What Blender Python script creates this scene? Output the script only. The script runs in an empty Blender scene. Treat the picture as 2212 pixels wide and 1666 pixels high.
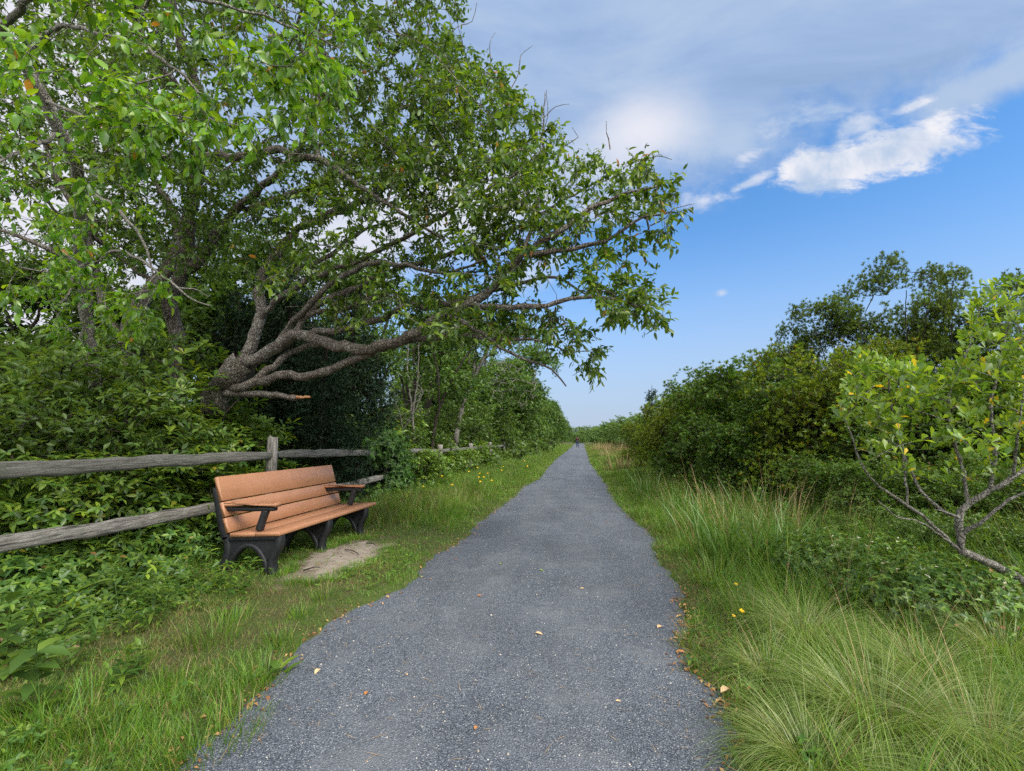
import bpy, math, numpy as np
from math import radians, sin, cos, pi

# ------------------------------------------------------------------ camera, world, sun, exposure
SC = bpy.context.scene
COL = SC.collection
W2, H2, CAMH = 2212.0, 1666.0, 1.4
FPX = 477 / 1024 * W2
PITCH, YAW = radians(6.3408), radians(8.3409)
cam_d = bpy.data.cameras.new('camera')
cam_d.sensor_width = 36; cam_d.sensor_fit = 'HORIZONTAL'; cam_d.lens = 477 * 36 / 1024
cam_d.clip_start = .05; cam_d.clip_end = 3000
cam = bpy.data.objects.new('camera', cam_d); COL.objects.link(cam)
cam.location = (0, 0, CAMH); cam.rotation_euler = (pi / 2 + PITCH, 0, YAW)
SC.camera = cam

SUN_EL, SUN_AZ = radians(44), radians(128)      # azimuth from +Y (down the path), positive to the right
SKY = .10
SC.view_settings.view_transform = 'Standard'; SC.view_settings.look = 'None'
SC.view_settings.exposure = 1.15; SC.view_settings.gamma = 1; SC.view_settings.use_curve_mapping = False
sun_d = bpy.data.lights.new('sun', 'SUN'); sun_d.energy = 2.1; sun_d.angle = radians(30); sun_d.color = (1, .95, .86)
sun = bpy.data.objects.new('sun', sun_d); COL.objects.link(sun)
sun.rotation_euler = (pi / 2 - SUN_EL, 0, -SUN_AZ + pi)
sun.location = (0, 0, 30)
SC.cycles.max_bounces = 8; SC.cycles.diffuse_bounces = 4; SC.cycles.glossy_bounces = 2
SC.cycles.transmission_bounces = 4; SC.cycles.transparent_max_bounces = 8
SC.cycles.sample_clamp_indirect = 4; SC.cycles.use_denoising = False
SC.cycles.caustics_reflective = False; SC.cycles.caustics_refractive = False


def ray(px, py):
    x, y, z = px - W2 / 2, FPX, -(py - H2 / 2)
    c, s = cos(PITCH), sin(PITCH); y, z = c * y - s * z, s * y + c * z
    c, s = cos(YAW), sin(YAW); return np.array([c * x - s * y, s * x + c * y, z])


def at(px, py, d): return np.array([0, 0, CAMH]) + ray(px, py) * (d / FPX)
def ground_at(px, py, z=0.0):
    v = ray(px, py); return np.array([0, 0, CAMH]) + v * ((z - CAMH) / v[2])


def ground_px(x, y, z=0.0):
    v = np.array([x, y, z - CAMH]); c, s = cos(YAW), sin(YAW); a, b = c * v[0] + s * v[1], -s * v[0] + c * v[1]
    c, s = cos(PITCH), sin(PITCH); b, e = c * b + s * v[2], -s * b + c * v[2]
    return W2 / 2 + FPX * a / b, H2 / 2 - FPX * e / b


def at_many(px, py, d):
    x, y, z = px - W2 / 2, np.full_like(px, FPX), -(py - H2 / 2)
    c, s = cos(PITCH), sin(PITCH); y, z = c * y - s * z, s * y + c * z
    c, s = cos(YAW), sin(YAW); v = np.stack([c * x - s * y, s * x + c * y, z], 1)
    return np.array([0, 0, CAMH]) + v * (d / FPX)[:, None]


class NT:
    """tiny node-tree writer"""
    def __init__(s, tree): s.t = tree; tree.nodes.clear()
    def n(s, typ, ins=None, **kw):
        nd = s.t.nodes.new(typ)
        for k, v in kw.items(): setattr(nd, k, v)
        for k, v in (ins or {}).items():
            if isinstance(v, bpy.types.NodeSocket): s.t.links.new(v, nd.inputs[k])
            else: nd.inputs[k].default_value = v
        return nd
    def m(s, op, a, b=0.0, c=0.0): return s.n('ShaderNodeMath', {0: a, 1: b, 2: c}, operation=op).outputs[0]
    def mix(s, f, a, b, blend='MIX'):
        nd = s.t.nodes.new('ShaderNodeMix'); nd.data_type = 'RGBA'; nd.blend_type = blend
        for i, v in ((0, f), (6, a), (7, b)):
            if isinstance(v, bpy.types.NodeSocket): s.t.links.new(v, nd.inputs[i])
            else: nd.inputs[i].default_value = v if i == 0 else tuple(v)[:3] + (1,)
        return nd.outputs[2]
    def ramp(s, f, stops, interp='LINEAR'):
        nd = s.n('ShaderNodeValToRGB', {0: f}); cr = nd.color_ramp; cr.interpolation = interp
        while len(cr.elements) < len(stops): cr.elements.new(.5)
        for e, (p, c) in zip(cr.elements, stops):
            e.position = p; e.color = (tuple(c) + (1,))[:4] if hasattr(c, '__len__') else (c, c, c, 1)
        return nd.outputs[0]
    def noise(s, vec, scale, detail=4, rough=.55, dist=0.0):
        return s.n('ShaderNodeTexNoise', {'Vector': vec, 'Scale': scale, 'Detail': detail, 'Roughness': rough, 'Distortion': dist})
    def smooth(s, v, lo, hi): return s.n('ShaderNodeMapRange', {0: v, 1: lo, 2: hi, 3: 0.0, 4: 1.0}, interpolation_type='SMOOTHSTEP').outputs[0]


def ab(px, py):
    v = ray(px, py); return v[0] / v[1], v[2] / v[1]


def build_world():
    w = bpy.data.worlds.new('World'); SC.world = w; w.use_nodes = True
    t = NT(w.node_tree); m = t.m
    sky = t.n('ShaderNodeTexSky', sky_type='NISHITA', sun_disc=False, sun_elevation=SUN_EL, sun_rotation=SUN_AZ,
              altitude=0, air_density=1.0, dust_density=1.2, ozone_density=2.5)
    skyc = t.mix(1.0, sky.outputs[0], SKY_TINT, 'MULTIPLY')
    g = t.n('ShaderNodeTexCoord').outputs['Generated']
    sp = t.n('ShaderNodeSeparateXYZ', {0: g})
    x, y, z = sp.outputs
    # pale, slightly lavender air low over the horizon
    skyc = t.mix(m('MULTIPLY', t.smooth(m('ABSOLUTE', z), .44, .0), .9), skyc, tuple(c / SKY for c in HORIZON))
    ys = m('MAXIMUM', y, .12)
    a, b = m('DIVIDE', x, ys), m('DIVIDE', z, ys)
    zz = m('MAXIMUM', z, .06)
    plane = t.n('ShaderNodeCombineXYZ', {0: m('DIVIDE', x, m('ADD', zz, .15)), 1: m('DIVIDE', y, m('ADD', zz, .15)), 2: 0.0}).outputs[0]
    abv = t.n('ShaderNodeCombineXYZ', {0: a, 1: b, 2: 0.0}).outputs[0]
    nA = t.noise(plane, 1.6, 6, .55).outputs[0]
    nB = t.noise(abv, 5.0, 8, .62, .2).outputs[0]
    nC = t.noise(abv, 16.0, 6, .65, .3).outputs[0]

    def line(p, q):       # signed distance in (a,b), positive above / left of p->q
        (a0, b0), (a1, b1) = ab(*p), ab(*q); L = math.hypot(a1 - a0, b1 - b0)
        nx, ny = -(b1 - b0) / L, (a1 - a0) / L
        return m('ADD', m('MULTIPLY', a, nx), m('ADD', m('MULTIPLY', b, ny), -(a0 * nx + b0 * ny)))

    def blob(c, e1, half, soft=1.0):     # ellipse with long axis from c to e1, short half-width in pixels
        (a0, b0), (a1, b1) = ab(*c), ab(*e1); L = math.hypot(a1 - a0, b1 - b0); ux, uy = (a1 - a0) / L, (b1 - b0) / L
        s = half / FPX
        da, db = m('ADD', a, -a0), m('ADD', b, -b0)
        u = m('DIVIDE', m('ADD', m('MULTIPLY', da, ux), m('MULTIPLY', db, uy)), L)
        v = m('DIVIDE', m('ADD', m('MULTIPLY', db, ux), m('MULTIPLY', da, -uy)), s)
        return m('SUBTRACT', 1.0, m('SQRT', m('ADD', m('MULTIPLY', u, u), m('MULTIPLY', v, v))))

    nBc = m('ADD', nB, -.5); nCc = m('ADD', nC, -.5)
    # big grey-white bank over the upper sky and behind the trees on the left
    d1 = m('ADD', line((1330, 470), (2300, 150)), m('MULTIPLY', nBc, .34))
    d1 = m('ADD', d1, m('MULTIPLY', nCc, .06))
    cov = t.smooth(d1, -.05, .13)
    base = t.ramp(t.noise(t.n('ShaderNodeMapping', {'Vector': abv, 'Rotation': (0, 0, -.3), 'Scale': (1.3, 3.2, 1)}).outputs[0], 1.7, 7, .58, .5).outputs[0], [(.26, CL_DARK), (.42, CL_MID), (.64, CL_LIGHT)])
    glow = t.smooth(m('ADD', blob((1385, 285), (1470, 240), 75), m('MULTIPLY', nBc, .9)), -.9, 1.0)
    base = t.mix(glow, base, CL_WHITE)
    low = t.smooth(m('ADD', blob((900, 560), (1330, 470), 260), m('MULTIPLY', nBc, 1.2)), -.3, .5)
    base = t.mix(m('MULTIPLY', low, .85), base, CL_WHITE)
    left = t.smooth(line((500, 1200), (500, 0)), .0, .35)
    base = t.mix(left, base, CL_WHITE)
    s2 = t.smooth(m('ADD', blob((2190, 150), (1930, 265), 60), m('MULTIPLY', nBc, 1.6)), -.25, .6)
    base = t.mix(m('MULTIPLY', s2, .8), base, CL_LIGHT)
    cov = m('MAXIMUM', cov, s2)
    # smaller clouds on the blue
    parts = [((1905, 335), (2170, 262), 70, 1.1), ((1750, 365), (1670, 405), 62, 1.1), ((1610, 345), (1660, 325), 24, 1.9),
             ((1530, 430), (1620, 405), 36, 1.9), ((1750, 245), (1900, 195), 34, 2.2), ((1860, 270), (1950, 230), 30, 2.2), ((1980, 225), (2050, 200), 16, 2.6),
             ((1559, 633), (1580, 630), 12, 1.2), ((1620, 395), (1700, 360), 14, 2.0), ((1330, 450), (1480, 430), 60, 1.5),
             ((1130, 600), (1260, 560), 60, 1.6)]
    wv = t.n('ShaderNodeMapping', {'Vector': abv, 'Rotation': (0, 0, .32), 'Scale': (5.5, 11, 1)}).outputs[0]
    nW = m('ADD', t.noise(wv, 1.5, 10, .68, .35).outputs[0], -.5)
    cu = None
    for i, (c, e, h, k) in enumerate(parts):
        f = m('ADD', blob(c, e, h), m('ADD', m('MULTIPLY', nW, k * 1.5), m('MULTIPLY', nCc, .5)))
        f = t.smooth(f, .05, .5 if i < 2 else 1.0)
        if i > 1: f = m('MULTIPLY', f, .75)
        cu = f if cu is None else m('MAXIMUM', cu, f)
    cuc = t.mix(t.smooth(nB, .35, .62), CL_LIGHT, CL_BRIGHT)
    k = 1 / SKY
    sc = lambda col: t.mix(1.0, col, (k, k, k), 'MULTIPLY')
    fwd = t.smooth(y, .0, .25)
    rear = t.mix(t.smooth(nA, .30, .55), skyc, sc(CL_REAR_FILL))          # unseen cloud behind the camera, added and brightened as soft fill light
    front = t.mix(cov, skyc, sc(base)); front = t.mix(cu, front, sc(cuc))
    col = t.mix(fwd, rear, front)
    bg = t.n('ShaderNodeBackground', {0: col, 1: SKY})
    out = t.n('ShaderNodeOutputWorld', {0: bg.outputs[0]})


EX = 2 ** SC.view_settings.exposure
SKY_TINT = tuple(c * 1.866 / EX for c in (.60, 1.0, 1.28))
HORIZON = tuple(c / EX for c in (.50, .585, .765))
CL_DARK, CL_MID, CL_LIGHT, CL_WHITE, CL_BRIGHT, CL_REAR_FILL = [tuple(c / EX for c in q) for q in
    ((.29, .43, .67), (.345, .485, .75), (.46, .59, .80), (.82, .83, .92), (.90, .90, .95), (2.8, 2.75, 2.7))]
build_world()

rng = np.random.default_rng(11)

# ------------------------------------------------------------------ mesh helpers
def unit(v): return v / np.maximum(np.linalg.norm(v, axis=-1, keepdims=True), 1e-9)


class MB:
    """collects vertices, triangles and quads, links them as ONE mesh object"""
    def __init__(s): s.V = []; s.T = []; s.Q = []; s.TM = []; s.QM = []; s.n = 0
    def add(s, V, T=None, Q=None, mi=0):
        V = np.asarray(V, float).reshape(-1, 3)
        if T is not None and len(T): s.T.append(np.asarray(T, np.int64) + s.n); s.TM.append(np.full(len(T), mi))
        if Q is not None and len(Q): s.Q.append(np.asarray(Q, np.int64) + s.n); s.QM.append(np.full(len(Q), mi))
        s.V.append(V); s.n += len(V); return s
    def mesh(s, name, mats, smooth=False):
        V = np.concatenate(s.V); T = np.concatenate(s.T) if s.T else np.zeros((0, 3), int); Q = np.concatenate(s.Q) if s.Q else np.zeros((0, 4), int)
        me = bpy.data.meshes.new(name)
        me.vertices.add(len(V)); me.vertices.foreach_set('co', V.astype(np.float32).ravel())
        li = np.concatenate([T.ravel(), Q.ravel()]); me.loops.add(len(li)); me.loops.foreach_set('vertex_index', li.astype(np.int32))
        nf = len(T) + len(Q); me.polygons.add(nf)
        ls = np.concatenate([np.arange(len(T)) * 3, len(T) * 3 + np.arange(len(Q)) * 4])
        me.polygons.foreach_set('loop_start', ls.astype(np.int32))
        mi = np.concatenate(s.TM + s.QM) if nf else np.zeros(0)
        if len(mats) > 1: me.polygons.foreach_set('material_index', mi.astype(np.int32))
        if smooth: me.polygons.foreach_set('use_smooth', np.ones(nf, bool))
        for m_ in mats: me.materials.append(m_)
        me.update(calc_edges=True)
        return me
    def build(s, name, mat, parent=None, smooth=False, loc=None):
        o = bpy.data.objects.new(name, s.mesh(name, mat if isinstance(mat, (list, tuple)) else [mat], smooth))
        COL.objects.link(o)
        if parent: o.parent = parent
        if loc is not None: o.location = loc
        return o


def thing(name, label, cat, loc=(0, 0, 0), group=None, rz=0, sc=None):
    o = bpy.data.objects.new(name, None); o.empty_display_size = .2; COL.objects.link(o)
    o.location = loc; o.rotation_euler = (0, 0, rz)
    if sc: o.scale = sc if hasattr(sc, '__len__') else (sc,) * 3
    return tag(o, label, cat, group)


def tag(o, label, cat, group=None):
    o['label'] = label; o['category'] = cat
    if group: o['group'] = group
    return o


def kind(o, k): o['kind'] = k; return o


def dup(root, loc, rz, sc, label, group=None):
    r = root.copy(); COL.objects.link(r); r.location = loc; r.rotation_euler = (0, 0, rz)
    r.scale = sc if hasattr(sc, '__len__') else (sc,) * 3
    r['label'] = label
    if group: r['group'] = group
    elif 'group' in r: del r['group']
    for ch in list(root.children):
        c = ch.copy(); COL.objects.link(c); c.parent = r
        for g in ch.children:
            d = g.copy(); COL.objects.link(d); d.parent = c
    return r


LEAF = {   # (t along, s across, lift by fold), faces
    'broad': (np.array([(0, 0), (.28, .44), (.28, 0), (.28, -.44), (.66, .40), (.66, 0), (.66, -.40), (1, 0)], float),
              [(0, 2, 1), (0, 3, 2), (4, 5, 7), (5, 6, 7)], [(1, 2, 5, 4), (2, 3, 6, 5)]),
    'spoon': (np.array([(0, 0), (.35, .22), (.35, 0), (.35, -.22), (.74, .5), (.74, 0), (.74, -.5), (1, 0)], float),
              [(0, 2, 1), (0, 3, 2), (4, 5, 7), (5, 6, 7)], [(1, 2, 5, 4), (2, 3, 6, 5)]),
    'kite': (np.array([(0, 0), (.45, .5), (1, 0), (.45, -.5)], float), [(0, 2, 1), (0, 3, 2)], []),
}


def leaves(mb, base, d, n, L, W, kind_='broad', curl=.25, fold=.35, mi=0):
    tv, tt, tq = LEAF[kind_]; N = len(base); K = len(tv)
    d = unit(d); n = unit(n - d * (n * d).sum(1, keepdims=True)); side = np.cross(d, n)
    L = np.broadcast_to(np.asarray(L, float), (N,)); W = np.broadcast_to(np.asarray(W, float), (N,))
    curl = np.broadcast_to(np.asarray(curl, float), (N,))
    t, s_ = tv[:, 0], tv[:, 1]
    V = base[:, None] + d[:, None] * (L[:, None] * t)[..., None] + side[:, None] * (W[:, None] * s_)[..., None] \
        + n[:, None] * (W[:, None] * fold * np.abs(s_) - L[:, None] * curl[:, None] * t ** 2)[..., None]
    off = (np.arange(N) * K)[:, None, None]
    mb.add(V, (off + np.array(tt)).reshape(-1, 3), (off + np.array(tq)).reshape(-1, 4) if tq else None, mi)


def rand_dir(n): return unit(rng.normal(size=(n, 3)))


def shoots(lb, wb, tip, axis, K, M, SL, L, W, kind_='broad', spread=.7, droop=.35, curl=.3, wr=.0025, up=.6):
    """K leafy shoots from every tip, M leaves on each; wood to wb, leaves to lb"""
    T = len(tip)
    d = unit(axis[:, None] * 1.0 + rand_dir(T * K).reshape(T, K, 3) * spread); d[..., 2] -= droop * .15; d = unit(d).reshape(-1, 3)
    b = np.repeat(tip, K, 0); sl = SL * rng.uniform(.55, 1.25, len(b))
    if wb is not None:
        e = b + d * sl[:, None]; u = unit(np.cross(d, np.array([.3, .2, .93]))); v = np.cross(d, u)
        ring = np.stack([u * cos(q) + v * sin(q) for q in (0, 2.09, 4.19)], 1)
        V = np.concatenate([b[:, None] + ring * wr, e[:, None] + ring * wr * .4], 1)
        o = (np.arange(len(b)) * 6)[:, None, None]
        wb.add(V, None, (o + np.array([(0, 1, 4, 3), (1, 2, 5, 4), (2, 0, 3, 5)])).reshape(-1, 4))
    tt = (np.arange(M) + .7) / M
    P = b[:, None] + d[:, None] * (sl[:, None] * tt)[..., None]; S = len(b)
    ld = unit(d[:, None] * .55 + rand_dir(S * M).reshape(S, M, 3) * .8); ld[..., 2] -= droop; ld = unit(ld).reshape(-1, 3)
    nn = rand_dir(S * M) * .55 + np.array([0, 0, up])
    q = rng.uniform(.42, 1.18, S * M)
    leaves(lb, P.reshape(-1, 3), ld, nn, L * q, W * q * rng.uniform(.85, 1.15, S * M), kind_, rng.uniform(0, curl, S * M))


def whorls(lb, P, axis, K, elev, L, W, kind_='kite', jit=.25, curl=.15, mi=0, fold=.35):
    """a rosette of K leaves round axis at every P"""
    T = len(P); axis = unit(axis); u = unit(np.cross(axis, rand_dir(T))); v = np.cross(axis, u)
    ph = (np.arange(K) / K * 2 * pi)[None] + rng.uniform(0, 6.3, (T, 1)) + rng.normal(size=(T, K)) * jit
    el = elev + rng.normal(size=(T, K)) * jit
    rad = u[:, None] * np.cos(ph)[..., None] + v[:, None] * np.sin(ph)[..., None]
    d = rad * np.cos(el)[..., None] + axis[:, None] * np.sin(el)[..., None]
    n = axis[:, None] * np.cos(el)[..., None] - rad * np.sin(el)[..., None]
    q = rng.uniform(.65, 1.15, (T, K)).ravel()
    leaves(lb, np.repeat(P, K, 0), d.reshape(-1, 3), n.reshape(-1, 3) + rand_dir(T * K) * .2, L * q, W * q, kind_, curl, fold, mi)


def blades(mb, base, L, W, az, lean, bend, segs=3, mi=0):
    """curved tapering grass blades"""
    N = len(base); bc = lambda v: np.broadcast_to(np.asarray(v, float), (N,))
    L, W, az, lean, bend = map(bc, (L, W, az, lean, bend))
    h = np.stack([np.cos(az), np.sin(az), 0 * az], 1); fa = az + pi / 2 + rng.normal(size=N) * .7
    side = np.stack([np.cos(fa), np.sin(fa), 0 * fa], 1)
    p = base.copy(); rows = []
    for i in range(segs + 1):
        w = W * (1 - (i / segs) ** 1.6) * .5
        rows += [p - side * w[:, None], p + side * w[:, None]] if i < segs else [p]
        th = lean + bend * (i + .5) / segs
        p = p + (h * np.sin(th)[:, None] + np.array([0, 0, 1]) * np.cos(th)[:, None]) * (L / segs)[:, None]
    V = np.stack(rows, 1); K = V.shape[1]; o = (np.arange(N) * K)[:, None, None]
    Q = [(2 * i, 2 * i + 1, 2 * i + 3, 2 * i + 2) for i in range(segs - 1)]
    mb.add(V, (o + np.array([(K - 3, K - 2, K - 1)])).reshape(-1, 3), (o + np.array(Q)).reshape(-1, 4) if Q else None, mi)


class Skel:
    """branching skeleton: hand-set limbs first, then grown towards targets"""
    def __init__(s, cap=60000): s.P = np.zeros((cap, 3)); s.D = np.zeros((cap, 3)); s.par = []; s.rm = []; s.n = 0
    def node(s, p, par, r=0.0):
        i = s.n; s.P[i] = p; s.par.append(par); s.rm.append(r)
        if par >= 0: s.D[i] = unit(s.P[i] - s.P[par])
        else: s.D[i] = (0, 0, 1)
        s.n += 1; return i
    def limb(s, pts, r0, r1, parent=None, step=.12, wig=.012):
        pts = np.asarray(pts, float)
        # Catmull-Rom through the points
        ext = np.vstack([2 * pts[0] - pts[1], pts, 2 * pts[-1] - pts[-2]]); out = []
        for i in range(1, len(ext) - 2):
            p0, p1, p2, p3 = ext[i - 1:i + 3]; k = max(1, int(np.linalg.norm(p2 - p1) / step))
            for t in np.arange(k) / k:
                out.append(.5 * (2 * p1 + (p2 - p0) * t + (2 * p0 - 5 * p1 + 4 * p2 - p3) * t * t + (3 * p1 - p0 - 3 * p2 + p3) * t ** 3))
        out.append(pts[-1]); m = len(out); ids = []
        if parent is None: i = s.node(out[0], -1, r0)
        else: i = int(np.argmin(((s.P[:s.n] - out[0]) ** 2).sum(1)))
        ids.append(i)
        for k in range(1, m):
            f = k / (m - 1); r = r0 * (1 - f) ** .8 + r1 * (1 - (1 - f) ** .8)
            i = s.node(out[k] + rng.normal(size=3) * wig * min(1, r * 12 + .3), i, r); ids.append(i)
        return ids
    def grow(s, T, step=.14, wig=.012, curve=.35):
        n0 = s.n
        d0 = np.array([((s.P[:n0] - t) ** 2).sum(1).min() for t in T]); tips = []
        for t in T[np.argsort(d0)]:
            i = int(np.argmin(((s.P[:s.n] - t) ** 2).sum(1))); p0 = s.P[i].copy(); v = t - p0; L = np.linalg.norm(v)
            if L < .02: continue
            k = max(2, int(L / step)); p1 = p0 + (s.D[i] * .6 + v / L * .4) * L * curve
            for q in range(1, k + 1):
                f = q / k; i = s.node((1 - f) ** 2 * p0 + 2 * f * (1 - f) * p1 + f * f * t + rng.normal(size=3) * wig * (q < k), i)
            tips.append(i)
        return np.array(tips)
    def radii(s, rt=.003, ex=.45):
        cnt = np.zeros(s.n); ch = np.zeros(s.n)
        for i in range(s.n - 1, -1, -1):
            if cnt[i] == 0: cnt[i] = 1
            if s.par[i] >= 0: cnt[s.par[i]] += cnt[i]
        s.R = np.maximum(np.array(s.rm), rt * cnt ** ex * (np.array(s.rm) == 0)); return s.R
    def wood(s, mb, thick=.022, sides=9, rough=.07, thin=4):
        n = s.n; P = s.P[:n]; D = s.D[:n].copy(); par = np.array(s.par); R = s.R
        main = np.full(n, -1)
        for i in range(n):
            p = par[i]
            if p >= 0 and (main[p] < 0 or R[i] > R[main[p]]): main[p] = i
        for i in range(n):
            if par[i] < 0 and main[i] >= 0: D[i] = D[main[i]]
        U = np.zeros((n, 3))
        for i in range(n):
            d = D[i]
            u = U[par[i]] if par[i] >= 0 else np.array([.21, .9, .37])
            u = u - d * (u @ d); l = math.sqrt(u @ u)
            U[i] = u / l if l > 1e-4 else unit(np.cross(d, (.3, .5, .8)))
        Wv = np.cross(D, U); e = np.nonzero(par >= 0)[0]
        for sel, sd in ((e[R[e] >= thick], sides), (e[R[e] < thick], thin)):
            if not len(sel): continue
            ang = np.arange(sd) / sd * 2 * pi
            used = np.unique(np.concatenate([sel, par[sel]])); mp = np.full(n, -1); mp[used] = np.arange(len(used))
            ring = lambda c, r, u, v: c[:, None] + (u[:, None] * np.cos(ang)[None, :, None] + v[:, None] * np.sin(ang)[None, :, None]) \
                * (r[:, None] * (1 + (rng.normal(size=(len(c), sd)) * rough if sd > 4 else 0)))[..., None]
            V = ring(P[used], R[used], U[used], Wv[used]).reshape(-1, 3)
            ismain = main[par[sel]] == sel; ismain &= R[par[sel]] < R[sel] * 1.5
            b0 = mp[par[sel]] * sd; ex = sel[~ismain]
            V2 = ring(P[par[ex]], R[ex] * 1.1, U[ex], Wv[ex]).reshape(-1, 3)
            b0[~ismain] = len(V) + np.arange(len(ex)) * sd
            c0 = mp[sel] * sd; k = np.arange(sd); k2 = (k + 1) % sd
            Q = np.stack([b0[:, None] + k, b0[:, None] + k2, c0[:, None] + k2, c0[:, None] + k], -1).reshape(-1, 4)
            mb.add(np.vstack([V, V2]), None, Q)


def box(mb, lo, hi, mi=0):
    (a, b, c), (d, e, f) = lo, hi
    V = [(a, b, c), (d, b, c), (d, e, c), (a, e, c), (a, b, f), (d, b, f), (d, e, f), (a, e, f)]
    mb.add(V, None, [(0, 3, 2, 1), (4, 5, 6, 7), (0, 1, 5, 4), (1, 2, 6, 5), (2, 3, 7, 6), (3, 0, 4, 7)], mi)


def in_poly(x, y, poly):
    r = np.zeros(len(x), bool); j = len(poly) - 1
    for i in range(len(poly)):
        (xi, yi), (xj, yj) = poly[i], poly[j]
        r ^= ((yi > y) != (yj > y)) & (x < (xj - xi) * (y - yi) / (yj - yi + 1e-9) + xi); j = i
    return r


def crown_pts(n, poly, dfun):
    """n points in the air behind an outline, at the depths dfun gives"""
    P = np.array(poly); lo, hi = P.min(0), P.max(0); xs, ys = [], []; c = 0
    while c < n:
        x = rng.uniform(lo[0], hi[0], n); y = rng.uniform(lo[1], hi[1], n); k = in_poly(x, y, poly); xs.append(x[k]); ys.append(y[k]); c += k.sum()
    x, y = np.concatenate(xs)[:n], np.concatenate(ys)[:n]
    return at_many(x, y, dfun(x, y, n))


# ------------------------------------------------------------------ materials
def mat(name):
    m_ = bpy.data.materials.new(name); m_.use_nodes = True; return m_, NT(m_.node_tree)


def leaf_mat(name, cols, trans=.4, gloss=.03, rough=.38, accent=None, ap=.02, var=.35, yell=(1.38, 1.2, .55)):
    m_, t = mat(name)
    r = t.n('ShaderNodeNewGeometry').outputs['Random Per Island']
    k = (1 - (ap if accent else 0)); stops = [(i / (len(cols) - 1) * k * .999, c) for i, c in enumerate(cols)]
    if accent: stops += [(k, accent), (1, accent)]
    c = t.ramp(r, stops)
    tc = t.n('ShaderNodeTexCoord').outputs['Object']
    f = t.noise(tc, 1.4, 3, .6).outputs[0]
    v = t.n('ShaderNodeMapRange', {0: f, 1: .3, 2: .7, 3: 1 - var, 4: 1 + var}).outputs[0]
    c = t.n('ShaderNodeHueSaturation', {'Hue': t.m('ADD', .488, t.m('MULTIPLY', f, .024)), 'Value': v, 'Color': c}).outputs[0]
    tcol = t.mix(1.0, c, yell, 'MULTIPLY')
    d = t.n('ShaderNodeBsdfDiffuse', {0: c}); tr = t.n('ShaderNodeBsdfTranslucent', {0: tcol})
    g = t.n('ShaderNodeBsdfGlossy', {0: (1, 1, 1, 1), 'Roughness': rough})
    s = t.n('ShaderNodeMixShader', {0: trans, 1: d.outputs[0], 2: tr.outputs[0]})
    s = t.n('ShaderNodeMixShader', {0: gloss * .4, 1: s.outputs[0], 2: g.outputs[0]})
    t.n('ShaderNodeOutputMaterial', {0: s.outputs[0]}); return m_


def solid_mat(name, colf, rough=.8, bump=None, spec=.3):
    """colf(t, objcoord) -> colour socket or tuple; bump(t, co) -> (height socket, strength, distance)"""
    m_, t = mat(name); co = t.n('ShaderNodeTexCoord').outputs['Object']
    c = colf(t, co); b = t.n('ShaderNodeBsdfPrincipled')
    if isinstance(c, bpy.types.NodeSocket): t.t.links.new(c, b.inputs['Base Color'])
    else: b.inputs['Base Color'].default_value = tuple(c) + (1,)
    b.inputs['Roughness'].default_value = rough; b.inputs['Specular IOR Level'].default_value = spec
    if bump:
        h, st, di = bump(t, co); bn = t.n('ShaderNodeBump', {'Height': h, 'Strength': st, 'Distance': di}); t.t.links.new(bn.outputs[0], b.inputs['Normal'])
    t.n('ShaderNodeOutputMaterial', {0: b.outputs[0]}); return m_


def bark_mat(name, dark, mid, pale, scale=14, lichen=.6):
    def colf(t, co):
        n1 = t.noise(co, scale, 6, .65, .4).outputs[0]; n2 = t.noise(co, 5, 5, .6).outputs[0]; n3 = t.noise(co, 38, 3, .6).outputs[0]
        c = t.ramp(n1, [(.3, dark), (.62, mid)])
        wv = t.n('ShaderNodeMapping', {'Vector': co, 'Scale': (1, 1, .55)}).outputs[0]; wv = t.mix(.08, wv, t.noise(co, 9, 4).outputs[1], 'ADD')
        cr = t.n('ShaderNodeTexVoronoi', {'Vector': wv, 'Scale': scale * 1.9}, feature='DISTANCE_TO_EDGE').outputs[0]
        c = t.mix(t.m('MULTIPLY', t.smooth(cr, .10, .02), .6), c, tuple(q * .5 for q in dark))
        f = t.m('MULTIPLY', t.smooth(n2, .46, .66), t.smooth(n3, .42, .6))
        return t.mix(t.m('MULTIPLY', f, lichen), c, pale)
    def bump(t, co):
        wv = t.n('ShaderNodeMapping', {'Vector': co, 'Scale': (1, 1, .55)}).outputs[0]; wv = t.mix(.08, wv, t.noise(co, 9, 4).outputs[1], 'ADD')
        v = t.smooth(t.n('ShaderNodeTexVoronoi', {'Vector': wv, 'Scale': scale * 1.9}, feature='DISTANCE_TO_EDGE').outputs[0], .0, .2)
        return t.m('ADD', v, t.noise(co, scale * 3, 5, .7).outputs[0]), .9, .03
    return solid_mat(name, colf, .9, bump, .15)


M_CHERRY = leaf_mat('cherry leaf', [(.036, .09, .014), (.066, .14, .016), (.11, .195, .018), (.18, .27, .02)], .52, .07, .35, (.38, .16, .03), .006)
M_CHERRY2 = leaf_mat('tree leaf deep', [(.042, .095, .014), (.072, .145, .016), (.115, .20, .018)], .52, .06, .4, (.35, .18, .03), .004)
M_NEARLEAF = leaf_mat('near leaf', [(.05, .14, .014), (.09, .22, .014), (.15, .30, .016), (.21, .33, .02)], .55, .08, .32, (.42, .2, .03), .004)
M_ROW = leaf_mat('row leaf', [(.042, .095, .022), (.075, .15, .026), (.12, .21, .03)], .46, .05, .45)
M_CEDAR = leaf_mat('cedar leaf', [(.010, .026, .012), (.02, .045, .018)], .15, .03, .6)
M_CREEPER = leaf_mat('creeper leaf', [(.056, .13, .022), (.098, .195, .028), (.155, .265, .032), (.24, .34, .034)], .48, .07, .38, (.30, .26, .03), .01)
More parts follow.
